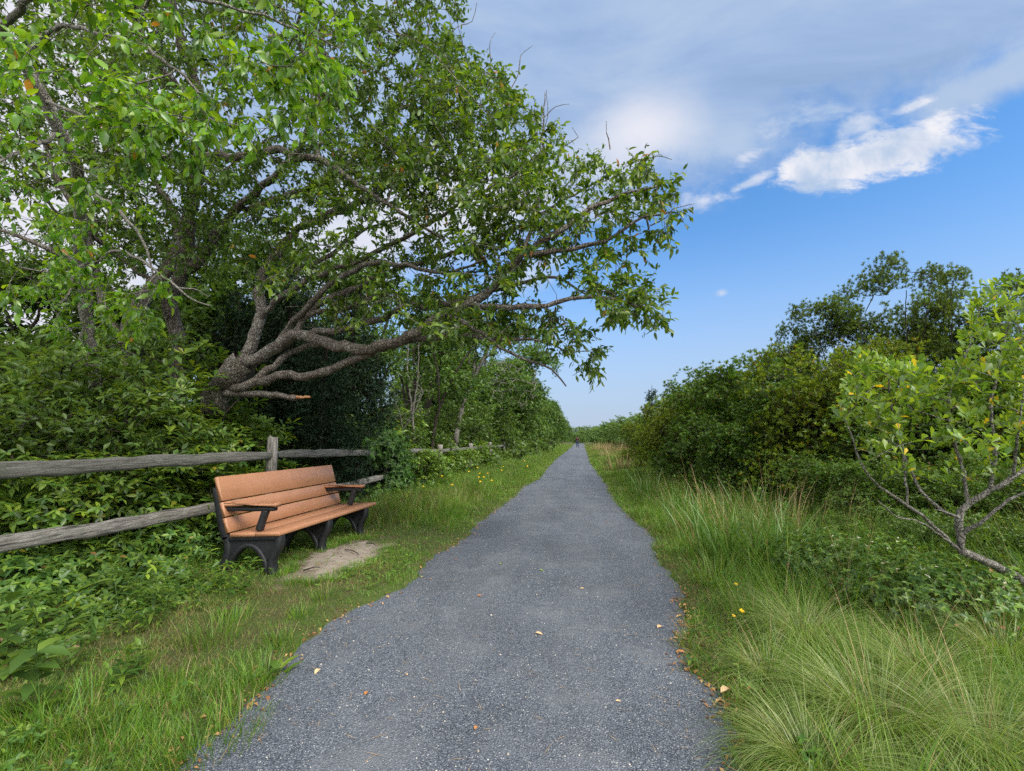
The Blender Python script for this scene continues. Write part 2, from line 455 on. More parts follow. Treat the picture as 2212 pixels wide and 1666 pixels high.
M_UNDER = leaf_mat('undergrowth leaf', [(.056, .12, .026), (.098, .18, .032), (.15, .24, .036)], .48, .06, .42)
M_MYRTLE = leaf_mat('myrtle leaf', [(.036, .09, .012), (.068, .15, .014), (.12, .22, .016)], .45, .07, .36, (.22, .11, .015), .02)
M_OLIVE = leaf_mat('olive leaf', [(.065, .12, .010), (.12, .19, .012), (.20, .27, .014)], .45, .06, .4, (.3, .13, .02), .02)
M_TALL = leaf_mat('tall shrub leaf', [(.042, .085, .012), (.08, .14, .014), (.13, .20, .02)], .45, .06, .4)
M_GROUNDSEL = leaf_mat('groundsel leaf', [(.07, .15, .022), (.135, .235, .025), (.23, .33, .03)], .5, .07, .36, (.6, .42, .02), .02)
M_FARSHRUB = leaf_mat('far shrub leaf', [(.07, .14, .04), (.11, .20, .05), (.16, .25, .07)], .45, .04, .5)
M_GRASS = leaf_mat('verge grass', [(.05, .13, .016), (.08, .19, .018), (.13, .26, .022), (.20, .29, .035)], .45, .05, .45, (.34, .27, .12), .06, .4)
M_DRYGRASS = leaf_mat('dry grass', [(.12, .115, .03), (.20, .165, .06), (.31, .25, .11), (.11, .15, .022)], .35, .03, .6, None, 0, .3, (1.2, 1.1, .7))
M_LOVE = leaf_mat('lovegrass', [(.10, .18, .03), (.16, .25, .04), (.24, .32, .07), (.38, .41, .20)], .45, .08, .4, None, 0, .2, (1.25, 1.15, .6))
M_REED = leaf_mat('reed leaf', [(.06, .15, .02), (.10, .21, .03), (.16, .25, .07)], .4, .07, .4)
M_STRAW = leaf_mat('straw', [(.30, .20, .10), (.42, .31, .17), (.2, .13, .07)], .2, .03, .6, None, 0, .2, (1.1, 1, .8))
M_LITTER = leaf_mat('leaf litter', [(.16, .07, .03), (.30, .15, .06), (.42, .28, .12)], .1, .03, .6, None, 0, .25, (1, 1, 1))
M_CLOVER = leaf_mat('ground leaf', [(.035, .09, .018), (.06, .135, .022), (.105, .19, .026), (.16, .25, .03)], .38, .06, .4, (.25, .14, .05), .012)

M_BARK = bark_mat('cherry bark', (.085, .072, .060), (.25, .215, .185), (.44, .44, .40))
M_BARKPALE = bark_mat('pale bark', (.17, .155, .135), (.33, .31, .275), (.50, .49, .45), 22, .7)
M_BARKDARK = bark_mat('dark bark', (.02, .016, .013), (.08, .065, .052), (.2, .19, .16), 18, .4)
M_SPLIT = solid_mat('split wood', lambda t, co: t.ramp(t.noise(co, 30, 4).outputs[0], [(.3, (.30, .13, .06)), (.7, (.48, .26, .13))]), .8)


def wood_grain(axis_scale):
    def colf(t, co):
        mp = t.n('ShaderNodeMapping', {'Vector': co, 'Scale': axis_scale}).outputs[0]
        n1 = t.noise(mp, 9, 6, .7, .5).outputs[0]; n2 = t.noise(co, 2.2, 4, .6).outputs[0]
        c = t.ramp(n1, [(.34, (.022, .020, .018)), (.43, (.13, .12, .108)), (.56, (.25, .235, .215)), (.75, (.44, .42, .39))])
        c = t.mix(t.m('MULTIPLY', t.smooth(n2, .5, .7), .55), c, (.07, .085, .05))
        return c
    def bump(t, co):
        mp = t.n('ShaderNodeMapping', {'Vector': co, 'Scale': axis_scale}).outputs[0]
        return t.noise(mp, 12, 6, .75, .3).outputs[0], .8, .02
    return colf, bump
def tone(colf, k, tint): return lambda t, co: t.mix(k, colf(t, co), tint)
M_RAIL = solid_mat('weathered rail', wood_grain((6, .45, 6))[0], .85, wood_grain((6, .45, 6))[1], .2)
M_RAILDARK = solid_mat('dark weathered rail', tone(wood_grain((6, .45, 6))[0], .55, (.075, .078, .066)), .85, wood_grain((6, .45, 6))[1], .2)
M_POST = solid_mat('weathered post', *[wood_grain((6, 6, .5))[0], .88, wood_grain((6, 6, .5))[1], .2])


def board_col(t, co):
    n1 = t.noise(co, 260, 3, .7).outputs[0]; n2 = t.noise(co, 3.2, 4, .6).outputs[0]; n3 = t.noise(co, 90, 2, .5).outputs[0]
    c = t.ramp(n1, [(.33, (.25, .11, .052)), (.5, (.32, .148, .074)), (.68, (.41, .215, .118))])
    c = t.mix(t.m('MULTIPLY', t.smooth(n2, .4, .75), .3), c, (.42, .21, .12))
    c = t.mix(t.m('MULTIPLY', t.smooth(t.noise(t.n('ShaderNodeMapping', {'Vector': co, 'Scale': (3, .5, 3)}).outputs[0], 6, 5, .7).outputs[0], .52, .72), .4), c, (.17, .085, .045))
    return t.mix(t.smooth(n3, .72, .75), c, (.62, .55, .47))
M_BOARD = solid_mat('brown plastic lumber', board_col, .42, lambda t, co: (t.noise(co, 160, 3, .6).outputs[0], .12, .004), .45)
M_BLACK = solid_mat('black plastic', lambda t, co: t.ramp(t.noise(co, 30, 4).outputs[0], [(.3, (.007, .0075, .009)), (.75, (.016, .017, .020))]), .55,
                    lambda t, co: (t.noise(co, 120, 3).outputs[0], .15, .004), .4)


def path_col(t, co):
    big = t.noise(co, .9, 5, .6).outputs[0]; mid = t.noise(co, 7, 4, .6).outputs[0]
    v = t.n('ShaderNodeTexVoronoi', {'Vector': co, 'Scale': 215.0}); r = t.n('ShaderNodeSeparateColor', {0: v.outputs['Color']}).outputs[0]
    c = t.ramp(r, [(.0, (.024, .028, .037)), (.3, (.052, .061, .077)), (.62, (.089, .102, .124)), (.88, (.142, .158, .184)), (.97, (.23, .245, .265)), (1, (.42, .42, .41))])
    v2 = t.n('ShaderNodeTexVoronoi', {'Vector': co, 'Scale': 42.0}); r2 = t.n('ShaderNodeSeparateColor', {0: v2.outputs['Color']}).outputs[1]
    c = t.mix(t.m('MULTIPLY', t.smooth(r2, .90, .97), .12), c, (.18, .19, .21))
    k = t.n('ShaderNodeMapRange', {0: t.m('ADD', t.m('MULTIPLY', big, .7), t.m('MULTIPLY', mid, .3)), 1: .3, 2: .7, 3: .78, 4: 1.25}).outputs[0]
    c = t.n('ShaderNodeHueSaturation', {'Value': k, 'Color': c}).outputs[0]
    px_, py_, _ = t.n('ShaderNodeSeparateXYZ', {0: co}).outputs          # two trodden lines, paler and packed
    w = t.m('ADD', px_, t.m('MULTIPLY', t.m('ADD', t.noise(co, .55, 3).outputs[0], -.5), .9))
    tr = t.m('MAXIMUM', t.smooth(t.m('ABSOLUTE', t.m('ADD', w, .95)), .34, .08), t.smooth(t.m('ABSOLUTE', t.m('ADD', w, .05)), .34, .08))
    c = t.mix(t.m('MULTIPLY', tr, t.m('MULTIPLY', mid, .32)), c, (.148, .158, .175))
    return t.mix(t.m('MULTIPLY', t.smooth(t.noise(co, 1.7, 6, .65).outputs[0], .48, .68), .6), c, (.145, .156, .175))
M_PATH = solid_mat('crushed stone', path_col, .9, lambda t, co: (t.m('ADD', t.n('ShaderNodeTexVoronoi', {'Vector': co, 'Scale': 130.0}).outputs[0], t.noise(co, 9, 5).outputs[0]), .75, .012), .25)


def soil_col(t, co):
    n1 = t.noise(co, 3.0, 6, .65).outputs[0]; n2 = t.noise(co, 60, 4, .7).outputs[0]
    c = t.ramp(n2, [(.3, (.04, .036, .016)), (.55, (.10, .09, .042)), (.75, (.20, .17, .09))])
    c = t.mix(t.m('MULTIPLY', t.smooth(n1, .35, .58), .75), c, (.06, .10, .022))
    sx, sy, _ = t.n('ShaderNodeSeparateXYZ', {0: co}).outputs       # worn sandy ground in front of the bench
    u, v = t.m('DIVIDE', t.m('ADD', sx, 2.770), .40), t.m('DIVIDE', t.m('ADD', sy, -5.33), .92)
    d = t.m('ADD', t.m('SQRT', t.m('ADD', t.m('MULTIPLY', u, u), t.m('MULTIPLY', v, v))), t.m('MULTIPLY', t.m('ADD', n1, -.5), 1.6))
    return t.mix(t.smooth(d, 1.25, .6), c, t.ramp(n2, [(.3, (.11, .088, .065)), (.55, (.24, .20, .155)), (.75, (.38, .33, .27))]))
M_SOIL = solid_mat('thatch and soil', soil_col, .95, lambda t, co: (t.noise(co, 40, 6, .75).outputs[0], .9, .03), .1)
M_SAND = solid_mat('pale sand', lambda t, co: t.ramp(t.m('ADD', t.m('MULTIPLY', t.noise(co, 190, 3, .7).outputs[0], .6), t.m('MULTIPLY', t.noise(co, 9, 5, .6).outputs[0], .4)),
                   [(.3, (.11, .088, .068)), (.5, (.25, .21, .17)), (.7, (.40, .345, .29))]), .95, lambda t, co: (t.noise(co, 35, 6, .7).outputs[0], .7, .02), .1)
M_PEBBLE = leaf_mat('pebble', [(.20, .21, .23), (.38, .36, .33), (.52, .49, .44), (.38, .30, .20)], .0, .04, .5, None, 0, .15)
M_YELLOW = leaf_mat('yellow petal', [(.75, .46, .01), (.85, .58, .02)], .25, .03, .5, None, 0, .05, (1, 1, .6))
M_WHITEFL = leaf_mat('cream petal', [(.62, .60, .42), (.7, .68, .52)], .3, .03, .5, None, 0, .05, (1, 1, .9))

# ------------------------------------------------------------------ ground and path
LE = np.array([(-1.70, -40), (-1.70, 1), (-1.73, 1.96), (-1.75, 2.4), (-1.77, 2.7), (-1.88, 3.2), (-1.88, 3.84), (-1.68, 4.42), (-1.7, 4.95), (-1.78, 5.5), (-1.67, 6.26), (-1.66, 7.2),
               (-1.75, 8), (-1.7, 9.6), (-1.65, 11.5), (-1.74, 13.6), (-1.56, 16.8), (-1.7, 23.5), (-1.8, 34), (-1.75, 53), (-1.85, 84), (-1.85, 140), (-5, 160), (-30, 200)])
RE = np.array([(.66, -40), (.62, 2.1), (.66, 2.4), (.72, 2.8), (.72, 3.0), (.62, 3.2), (.65, 3.5), (.72, 4.12), (.83, 4.86), (.84, 5.3), (.80, 6.4), (.9, 7.2), (.88, 8.2), (.77, 9.35),
               (.69, 11.4), (.7, 14.7), (.62, 20.6), (.5, 28), (.5, 54), (.45, 84), (.4, 140), (-2, 160), (-27, 200)])
FREQ = rng.uniform(-1, 1, (26, 2)) * np.geomspace(.25, 9, 26)[:, None]; PHS = rng.uniform(0, 6.3, 26); AMP = np.geomspace(1, .10, 26)


def wob(x, y):
    r = 0
    for (fx, fy), p, a in zip(FREQ, PHS, AMP): r = r + a * np.sin(fx * x * 3 + fy * y * 3 + p)
    return r / 4
def xl(y): return -1.73 + 1.35 * (np.interp(y, LE[:, 1], LE[:, 0]) + 1.73) + .035 * np.sin(y * 6.1) * np.sin(y * 2.3 + 1) + .02 * np.sin(y * 17)
def xr(y): return .70 + 1.35 * (np.interp(y, RE[:, 1], RE[:, 0]) - .70) + .035 * np.sin(y * 5.3 + 2) * np.sin(y * 2.9) + .02 * np.sin(y * 15 + 1)
def sstep(v, a, b): f = np.clip((v - a) / (b - a), 0, 1); return f * f * (3 - 2 * f)
def gz(x, y):
    el, er = xl(y) - x, x - xr(y); e = np.maximum(el, er)
    z = -.06 + .085 * sstep(e, -.08, .12) + .02 * wob(x, y) * sstep(e, 0, .6)
    z = z + 1.1 * sstep(er, 5, 18) * sstep(y, 3, 14) + .18 * sstep(er, .8, 4) + .15 * sstep(el, 3, 9)
    return z
def path_z(x, y): return .012 - .02 * ((x + .5) / 1.2) ** 2 + .006 * wob(x * 2, y * 2)


def grid(mb, X, Y, Z):
    r, c = X.shape; i = np.arange(r * c).reshape(r, c)
    mb.add(np.stack([X, Y, Z], -1), None, np.stack([i[:-1, :-1], i[:-1, 1:], i[1:, 1:], i[1:, :-1]], -1).reshape(-1, 4))


ys = np.concatenate([np.linspace(-60, 0, 12, endpoint=False), np.arange(0, 12, .06), np.arange(12, 30, .2), np.arange(30, 90, .8), np.geomspace(90, 1500, 30)])
offs = np.concatenate([[1500, 500, 200, 80, 40, 25, 18, 14, 11, 9, 7.5, 6.2], np.arange(5.2, .3, -.16), [.3, .22, .15, .1, .05, 0, -.05, -.1]])
Yg = np.repeat(ys[:, None], len(offs) * 2, 1)
Xg = np.concatenate([xl(ys)[:, None] - offs[None], xr(ys)[:, None] + offs[::-1][None]], 1)
mb = MB(); grid(mb, Xg, Yg, gz(Xg, Yg)); kind(mb.build('ground', M_SOIL, smooth=True), 'structure')
yp = ys[(ys > -45) & (ys < 190)]; f = np.linspace(0, 1, 15)
Xp = (xl(yp) - .12)[:, None] * (1 - f) + (xr(yp) + .12)[:, None] * f; Yp = np.repeat(yp[:, None], 15, 1)
mb = MB(); grid(mb, Xp, Yp, path_z(Xp, Yp)); kind(mb.build('path', M_PATH, smooth=True), 'structure')

# sand worn bare in front of the bench
SANDPX = [(612, 1262), (625, 1238), (655, 1212), (700, 1196), (728, 1180), (770, 1170), (808, 1172), (838, 1186), (832, 1206), (795, 1222), (755, 1240), (712, 1262), (660, 1272)]
SPOLY = [tuple(ground_at(*p)[:2]) for p in SANDPX]; sc_ = np.mean(SPOLY, 0); mb = MB()
ang = np.linspace(0, 2 * pi, 90, endpoint=False); rr = []
for a_ in ang:
    d_ = np.array([cos(a_), sin(a_)]); r_ = .02
    while in_poly(np.array([sc_[0] + d_[0] * r_]), np.array([sc_[1] + d_[1] * r_]), SPOLY)[0]: r_ += .01
    rr.append(r_)
rr = np.array(rr); rr = (rr + np.roll(rr, 1) + np.roll(rr, -1)) / 3 * (1.08 + .11 * rng.normal(size=90))
lv = np.array([.02, .25, .45, .62, .78, .9, 1.0, 1.06])
X = sc_[0] + np.cos(ang)[None] * rr[None] * lv[:, None]; Y = sc_[1] + np.sin(ang)[None] * rr[None] * lv[:, None]
X = np.concatenate([X, X[:, :1]], 1); Y = np.concatenate([Y, Y[:, :1]], 1)
Z = gz(X, Y) + np.array([.004, .004, .003, .001, -.003, -.008, -.014, -.03])[:, None] + .014 * wob(X * 5, Y * 5)
grid(mb, X[:, ::-1], Y[:, ::-1], Z[:, ::-1]); kind(mb.build('sand', M_SAND, smooth=True), 'structure')

# ------------------------------------------------------------------ bench
def sweep2d(mb, pts, wid, u0, u1):
    """band of width wid along a 2-D curve (d, z), extruded from u0 to u1 along the bench"""
    p = np.array(pts, float); ext = np.vstack([2 * p[0] - p[1], p, 2 * p[-1] - p[-2]]); out = []
    for i in range(1, len(ext) - 2):
        a, b, c, d = ext[i - 1:i + 3]
        for t in np.arange(6) / 6: out.append(.5 * (2 * b + (c - a) * t + (2 * a - 5 * b + 4 * c - d) * t * t + (3 * b - a - 3 * c + d) * t ** 3))
    out.append(p[-1]); c = np.array(out); tg = unit(np.gradient(c, axis=0)); nr = np.stack([-tg[:, 1], tg[:, 0]], 1)
    w = np.interp(np.linspace(0, 1, len(c)), np.linspace(0, 1, len(wid)), wid)[:, None] / 2
    L, R = c + nr * w, c - nr * w; n = len(c); b_ = .006
    prof = lambda q, u: np.stack([-q[:, 0], np.full(len(q), u), q[:, 1]], 1)
    Li, Ri = c + nr * (w - b_), c - nr * (w - b_)
    V = np.stack([prof(Li, u0), prof(L, u0 + b_), prof(L, u1 - b_), prof(Li, u1), prof(Ri, u1), prof(R, u1 - b_), prof(R, u0 + b_), prof(Ri, u0)], 1).reshape(-1, 3)
    i = np.arange(n - 1)[:, None] * 8; k = np.arange(8); k2 = (k + 1) % 8
    Q = np.stack([i + k, i + k2, i + 8 + k2, i + 8 + k], -1).reshape(-1, 4)
    mb.add(V, None, np.vstack([Q, [(3, 2, 1, 0), (7, 6, 5, 4), (7, 4, 3, 0)] + [((n - 1) * 8 + a, (n - 1) * 8 + b, (n - 1) * 8 + c_, (n - 1) * 8 + d) for a, b, c_, d in ((0, 1, 2, 3), (4, 5, 6, 7), (0, 3, 4, 7))]]))


def board(mb, a, b, th, u0, u1, bev=.006):
    """plank whose face runs from a to b in (d, z), th thick behind the face"""
    a, b = np.array(a, float), np.array(b, float); t = unit(b - a); n = np.array([t[1], -t[0]])
    if n[0] < 0 and abs(t[1]) > .5: n = -n
    q = [a + t * bev, b - t * bev, b + n * bev, b + n * (th - bev), b - t * bev + n * th, a + t * bev + n * th, a + n * (th - bev), a + n * bev]
    V = [(-p[0], u, p[1]) for u, sh in ((u0, 1), (u0 + bev, 0), (u1 - bev, 0), (u1, 1)) for p in [x + ((a + b) / 2 + n * th / 2 - x) * (.02 * sh) for x in q]]
    Q = [(r * 8 + k, r * 8 + (k + 1) % 8, r * 8 + 8 + (k + 1) % 8, r * 8 + 8 + k) for r in range(3) for k in range(8)]
    mb.add(V, None, Q + [(3, 2, 1, 0), (7, 6, 5, 4), (0, 7, 4, 3), (24, 25, 26, 27), (28, 29, 30, 31), (24, 27, 28, 31)])


BX, BY, BL = -3.07, 4.60, 2.33
bench = thing('park_bench', 'brown plastic lumber bench with black arched supports beside the gravel path', 'bench', (BX, BY, 0.0))
for d0, d1 in ((.0, .272), (.280, .56)):
    m1 = MB(); board(m1, (d0, .452 - d0 * .05), (d1, .452 - d1 * .05), .040, 0, BL); m1.build('seat_board', M_BOARD, bench)
bk0, bk1 = np.array([.565, .430]), np.array([.742, 1.0]); bl = np.linalg.norm(bk1 - bk0)
for s0, s1 in ((.0, .158), (.170, .325), (.337, bl)):
    m1 = MB(); board(m1, bk0 + (bk1 - bk0) * s0 / bl, bk0 + (bk1 - bk0) * s1 / bl, .042, 0, BL); m1.build('back_board', M_BOARD, bench)
for uc in (.065, 1.02, 2.03):
    m1 = MB()
    sweep2d(m1, [(.035, .405), (.03, .345), (.045, .28), (.085, .20), (.105, .12), (.095, .05), (.075, -.02)], [.06, .065, .06, .058, .065, .085], uc - .048, uc + .048)
    sweep2d(m1, [(.125, -.02), (.145, .07), (.19, .175), (.27, .268), (.355, .300), (.445, .272), (.53, .188), (.58, .08), (.60, -.02)], [.05, .048, .045, .045, .045, .048, .06], uc - .044, uc + .044)
    sweep2d(m1, [(.66, -.02), (.645, .08), (.605, .18), (.60, .28), (.625, .38)], [.10, .075, .065, .065, .06], uc - .048, uc + .048)
    sweep2d(m1, [(.625, .36), (.665, .46), (.712, .62), (.765, .79), (.793, .88)], [.075, .085, .08, .065, .04], uc - .048, uc + .048)
    sweep2d(m1, [(.01, .386), (.20, .380), (.40, .371), (.62, .36)], [.045, .045, .045, .05], uc - .046, uc + .046)
    # recessed web between the arch and the seat bar
    arch = [(.09, .22), (.15, .16), (.19, .18), (.27, .272), (.355, .305), (.445, .277), (.53, .192), (.56, .15), (.60, .22)]
    top = [(.05, .38), (.12, .38), (.20, .375), (.28, .372), (.36, .37), (.45, .367), (.53, .364), (.58, .362), (.61, .36)]
    for u, fl in ((uc - .026, 0), (uc + .026, 1)):
        V = [(-d, u, z) for d, z in arch + top]; m1.add(V, None, [(k, k + 1, k + 10, k + 9) if fl else (k + 9, k + 10, k + 1, k) for k in range(8)])
    m1.build('support', M_BLACK, bench, True)
for uc in (.065, 2.03):
    m1 = MB(); board(m1, (.07, .700), (.665, .688), -.034, uc - .055, uc + .055); arm = m1.build('armrest', M_BOARD, bench)
    m1 = MB(); sweep2d(m1, [(.10, .674), (.3, .669), (.5, .665), (.655, .662)], [.042, .045, .045, .045], uc - .035, uc + .035)
    sweep2d(m1, [(.205, .66), (.235, .57), (.27, .455)], [.062, .058, .06], uc - .034, uc + .034); m1.build('bracket', M_BLACK, arm, True)

# ------------------------------------------------------------------ rail fence
FX = -4.35
def gzf(x, y): return float(gz(np.array([x]), np.array([y]))[0])


def rail(p, q, name='rail', th=.062, seed=0):
    """split rail: a rough wedge-shaped log that thins at both ends"""
    p, q = np.array(p, float), np.array(q, float); n = 26; r_ = np.random.default_rng(seed); f = np.linspace(0, 1, n)
    ax = unit(q - p); u = unit(np.cross(ax, (0, 0, 1))); v = np.cross(u, ax)
    shape = np.array([(-.8, -.95), (.75, -1.0), (1.0, -.55), (.85, .72), (.55, 1.0), (-.75, .92), (-.95, .3)]) * (1 + r_.normal(size=(7, 2)) * .08)
    tp = np.minimum(1, .55 + 3.2 * np.minimum(f, 1 - f)); bow = np.cumsum(r_.normal(size=(n, 2)) * .004, 0); bow -= bow[-1] * f[:, None]
    V = p + (q - p) * f[:, None]; V = V[:, None] + (u * (shape[:, :1])[None] * th * .72 + v * (shape[:, 1:])[None] * th) * tp[:, None, None] \
        + u * bow[:, :1, None] + v * bow[:, 1:, None] + r_.normal(size=(n, 7, 1)) * .0035 * v
    c = 7; k = np.arange(c); k2 = (k + 1) % c; i = np.arange(n - 1)[:, None] * c
    m1 = MB(); m1.add(V.reshape(-1, 3), [(0, j + 1, j) for j in range(1, c - 1)] + [((n - 1) * c, (n - 1) * c + j, (n - 1) * c + j + 1) for j in range(1, c - 1)],
                      np.stack([i + k, i + k2, i + c + k2, i + c + k], -1).reshape(-1, 4))
    return m1.build(name, M_RAILDARK if seed < 200 else M_RAIL, fence)


def post(y, top, seed):
    r_ = np.random.default_rng(seed); n = 16; c = 12; m1 = MB(); z0 = gzf(FX, y) - .2; zs = np.linspace(z0, top, n); a = np.arange(c) / c * 2 * pi
    rad = .082 * (1 + .10 * np.cos(4 * a + .6)) * (1 + r_.normal(size=c) * .07); V = []
    for j, z in enumerate(zs):
        rr_ = rad * (1 + r_.normal(size=c) * .02) * (.96 if j == n - 1 else 1)
        V.append(np.stack([np.cos(a) * rr_, np.sin(a) * rr_ * .9, np.full(c, z) + (r_.normal(size=c) * .018 if j == n - 1 else 0)], 1))
    V.append(np.array([[0, 0, top + .012]])); k = np.arange(c); k2 = (k + 1) % c; i = np.arange(n - 1)[:, None] * c
    m1.add(np.vstack(V), [((n - 1) * c + j, (n - 1) * c + (j + 1) % c, n * c) for j in range(c)], np.stack([i + k, i + k2, i + c + k2, i + c + k], -1).reshape(-1, 4))
    o = m1.build('post', M_POST, fence, True); o.location = (FX, y, 0); return o


fence = thing('rail_fence', 'weathered grey split rail fence with two rails running behind the bench', 'fence', (0, 0, 0))
PY = [2.1, 6.25, 10.3, 14.35, 18.4, 22.5, 26.5, 30.5, 34.5, 38.5, 42.5, 46.5]
for i, y in enumerate(PY):
    post(y, (1.41, 1.41, 1.30, 1.20, 1.2, 1.22)[i] if i < 6 else 1.2, 40 + i)
PYr = [-1.9] + PY
HI = lambda y: np.interp(y, [-2, 3, 6.25, 10.3, 14.4, 22, 50], [1.2, 1.155, 1.165, 1.09, 1.02, 1.02, 1.0])
LO = lambda y: np.interp(y, [-2, 3, 5.2, 10.3, 14.2, 50], [.70, .64, .55, .55, .48, .46])
for i in range(len(PYr) - 1):
    y0, y1 = PYr[i] - .1, PYr[i + 1] + .1; s_ = .02 if i % 2 else -.02
    rail((FX + s_, y0, HI(y0)), (FX + s_, y1, HI(y1)), seed=100 + i, th=.060)
    if i != 4: rail((FX - s_, y0, LO(y0) - .02 * (i % 3)), (FX - s_, y1, LO(y1) + .015), seed=200 + i, th=.062)

# ------------------------------------------------------------------ the big trees on the left
# leaning cherry whose limbs reach over the path
sk = Skel()
b0 = at(432, 945, 7.25); g0 = np.array([b0[0] - .12, b0[1], gzf(b0[0], b0[1]) - .1])
sk.limb([g0, b0, at(455, 882, 7.2), at(492, 822, 7.1), at(530, 782, 7.0)], .26, .19, None, .1, .012)
LIMBS = [
    ([(520, 790, 7.0), (590, 757, 6.9), (640, 724, 6.8), (700, 742, 6.6), (760, 752, 6.4), (830, 745, 6.2), (900, 716, 6.0), (960, 682, 5.9), (1020, 656, 5.8), (1080, 602, 5.7), (1130, 552, 5.6), (1200, 505, 5.5), (1290, 442, 5.4), (1380, 412, 5.3), (1440, 398, 5.2)], .095, .012),
    ([(505, 800, 7.05), (540, 750, 7.15), (560, 690, 7.3), (562, 620, 7.4), (590, 560, 7.4), (640, 500, 7.5), (700, 470, 7.4), (790, 430, 7.2), (860, 360, 7.0), (960, 280, 6.8), (1060, 215, 6.6)], .095, .012),
    ([(475, 845, 7.1), (540, 832, 6.9), (600, 815, 6.8), (690, 804, 6.6), (740, 782, 6.5), (800, 764, 6.4), (870, 740, 6.3), (980, 725, 6.1), (1080, 730, 6.0), (1180, 738, 5.9), (1230, 765, 5.8)], .075, .010),
    ([(478, 850, 7.0), (540, 851, 6.9), (600, 853, 6.8), (628, 858, 6.75), (640, 859, 6.73)], .055, .04),
    ([(560, 812, 6.9), (590, 790, 6.9), (620, 766, 7.0), (650, 754, 7.1), (720, 740, 7.3)], .06, .025),
    ([(640, 724, 6.8), (700, 716, 6.7), (760, 706, 6.6), (830, 688, 6.5), (880, 662, 6.4), (940, 664, 6.3), (1020, 640, 6.2), (1130, 610, 6.1), (1200, 600, 6.0), (1270, 640, 5.9)], .058, .010),
    ([(590, 757, 6.9), (628, 706, 6.95), (690, 655, 7.0), (760, 625, 7.0), (840, 590, 6.9), (930, 560, 6.8), (1040, 530, 6.6), (1140, 480, 6.4), (1240, 420, 6.2), (1330, 370, 6.0)], .055, .010),
    ([(560, 690, 7.3), (612, 640, 7.2), (680, 597, 7.1), (740, 577, 7.0), (820, 540, 6.8), (900, 500, 6.6), (1010, 430, 6.3), (1110, 380, 6.1), (1160, 330, 6.0)], .05, .010),
    ([(640, 724, 6.8), (665, 680, 6.9), (740, 668, 7.0), (820, 640, 6.8), (880, 655, 6.5)], .045, .014),
    ([(628, 706, 6.95), (670, 660, 6.7), (720, 610, 6.5), (800, 570, 6.3), (880, 575, 6.1), (960, 590, 6.0), (1050, 560, 5.8)], .05, .012),
    ([(562, 620, 7.4), (620, 590, 7.6), (700, 560, 7.8), (780, 500, 8.0), (860, 470, 8.0)], .05, .012),
    ([(1020, 656, 5.8), (1100, 665, 5.6), (1180, 660, 5.5), (1260, 640, 5.4), (1340, 650, 5.3), (1400, 670, 5.2)], .04, .010),
    ([(960, 682, 5.9), (1010, 700, 5.8), (1100, 760, 5.8), (1190, 800, 5.8), (1225, 835, 5.8)], .03, .009),
    ([(1130, 552, 5.6), (1220, 540, 5.4), (1310, 520, 5.3), (1390, 470, 5.2), (1450, 460, 5.1)], .035, .009),
    ([(1080, 602, 5.7), (1140, 520, 5.9), (1170, 400, 6.1), (1172, 300, 6.2), (1178, 200, 6.3)], .03, .006),
]
for pts, r0, r1 in LIMBS: sk.limb([at(*p) for p in pts], r0, r1, 0, .11, .016)
dep1 = lambda x, y, n: np.interp(x, [500, 900, 1200, 1480], [7.0, 6.5, 5.9, 5.2]) + rng.normal(size=n) * np.interp(x, [500, 1000, 1480], [.9, .7, .28])
T1 = [crown_pts(350, [(560, 640), (620, 430), (760, 330), (1000, 330), (1160, 320), (1230, 350), (1200, 520), (1120, 640), (1000, 670), (860, 640), (700, 620)], dep1),
      crown_pts(200, [(1000, 420), (1180, 330), (1300, 320), (1330, 345), (1390, 320), (1420, 350), (1480, 400), (1470, 470), (1400, 540), (1370, 580), (1250, 600), (1150, 620), (1030, 640)], dep1),
      crown_pts(60, [(1240, 620), (1300, 600), (1380, 600), (1440, 670), (1430, 695), (1330, 690)], dep1),
      crown_pts(110, [(880, 650), (1000, 640), (1130, 640), (1220, 680), (1290, 740), (1300, 820), (1240, 800), (1170, 720), (1060, 730), (940, 735), (900, 690)], dep1),
      crown_pts(240, [(700, 420), (900, 180), (1000, 130), (1110, 190), (1180, 270), (1230, 340), (1100, 420), (900, 470)], dep1),
      crown_pts(40, [(660, 700), (760, 620), (900, 640), (940, 700), (800, 690)], dep1)]
tips = sk.grow(np.concatenate(T1), .13, .014)
sk.grow(crown_pts(150, [(600, 640), (700, 560), (900, 540), (1050, 600), (1000, 690), (800, 710), (640, 720)], lambda x, y, n: 6.7 + rng.normal(size=n) * .4), .12, .03)
sk.radii(.0032, .43)
cherry = thing('leaning_cherry_tree', 'leaning rough barked cherry tree whose long limbs reach over the gravel path', 'tree', tuple(g0))
wb, lb = MB(), MB(); sk.wood(wb)
shoots(lb, wb, sk.P[tips], sk.D[tips], 4, 7, .21, .092, .041, 'broad', .75, .45, .5)
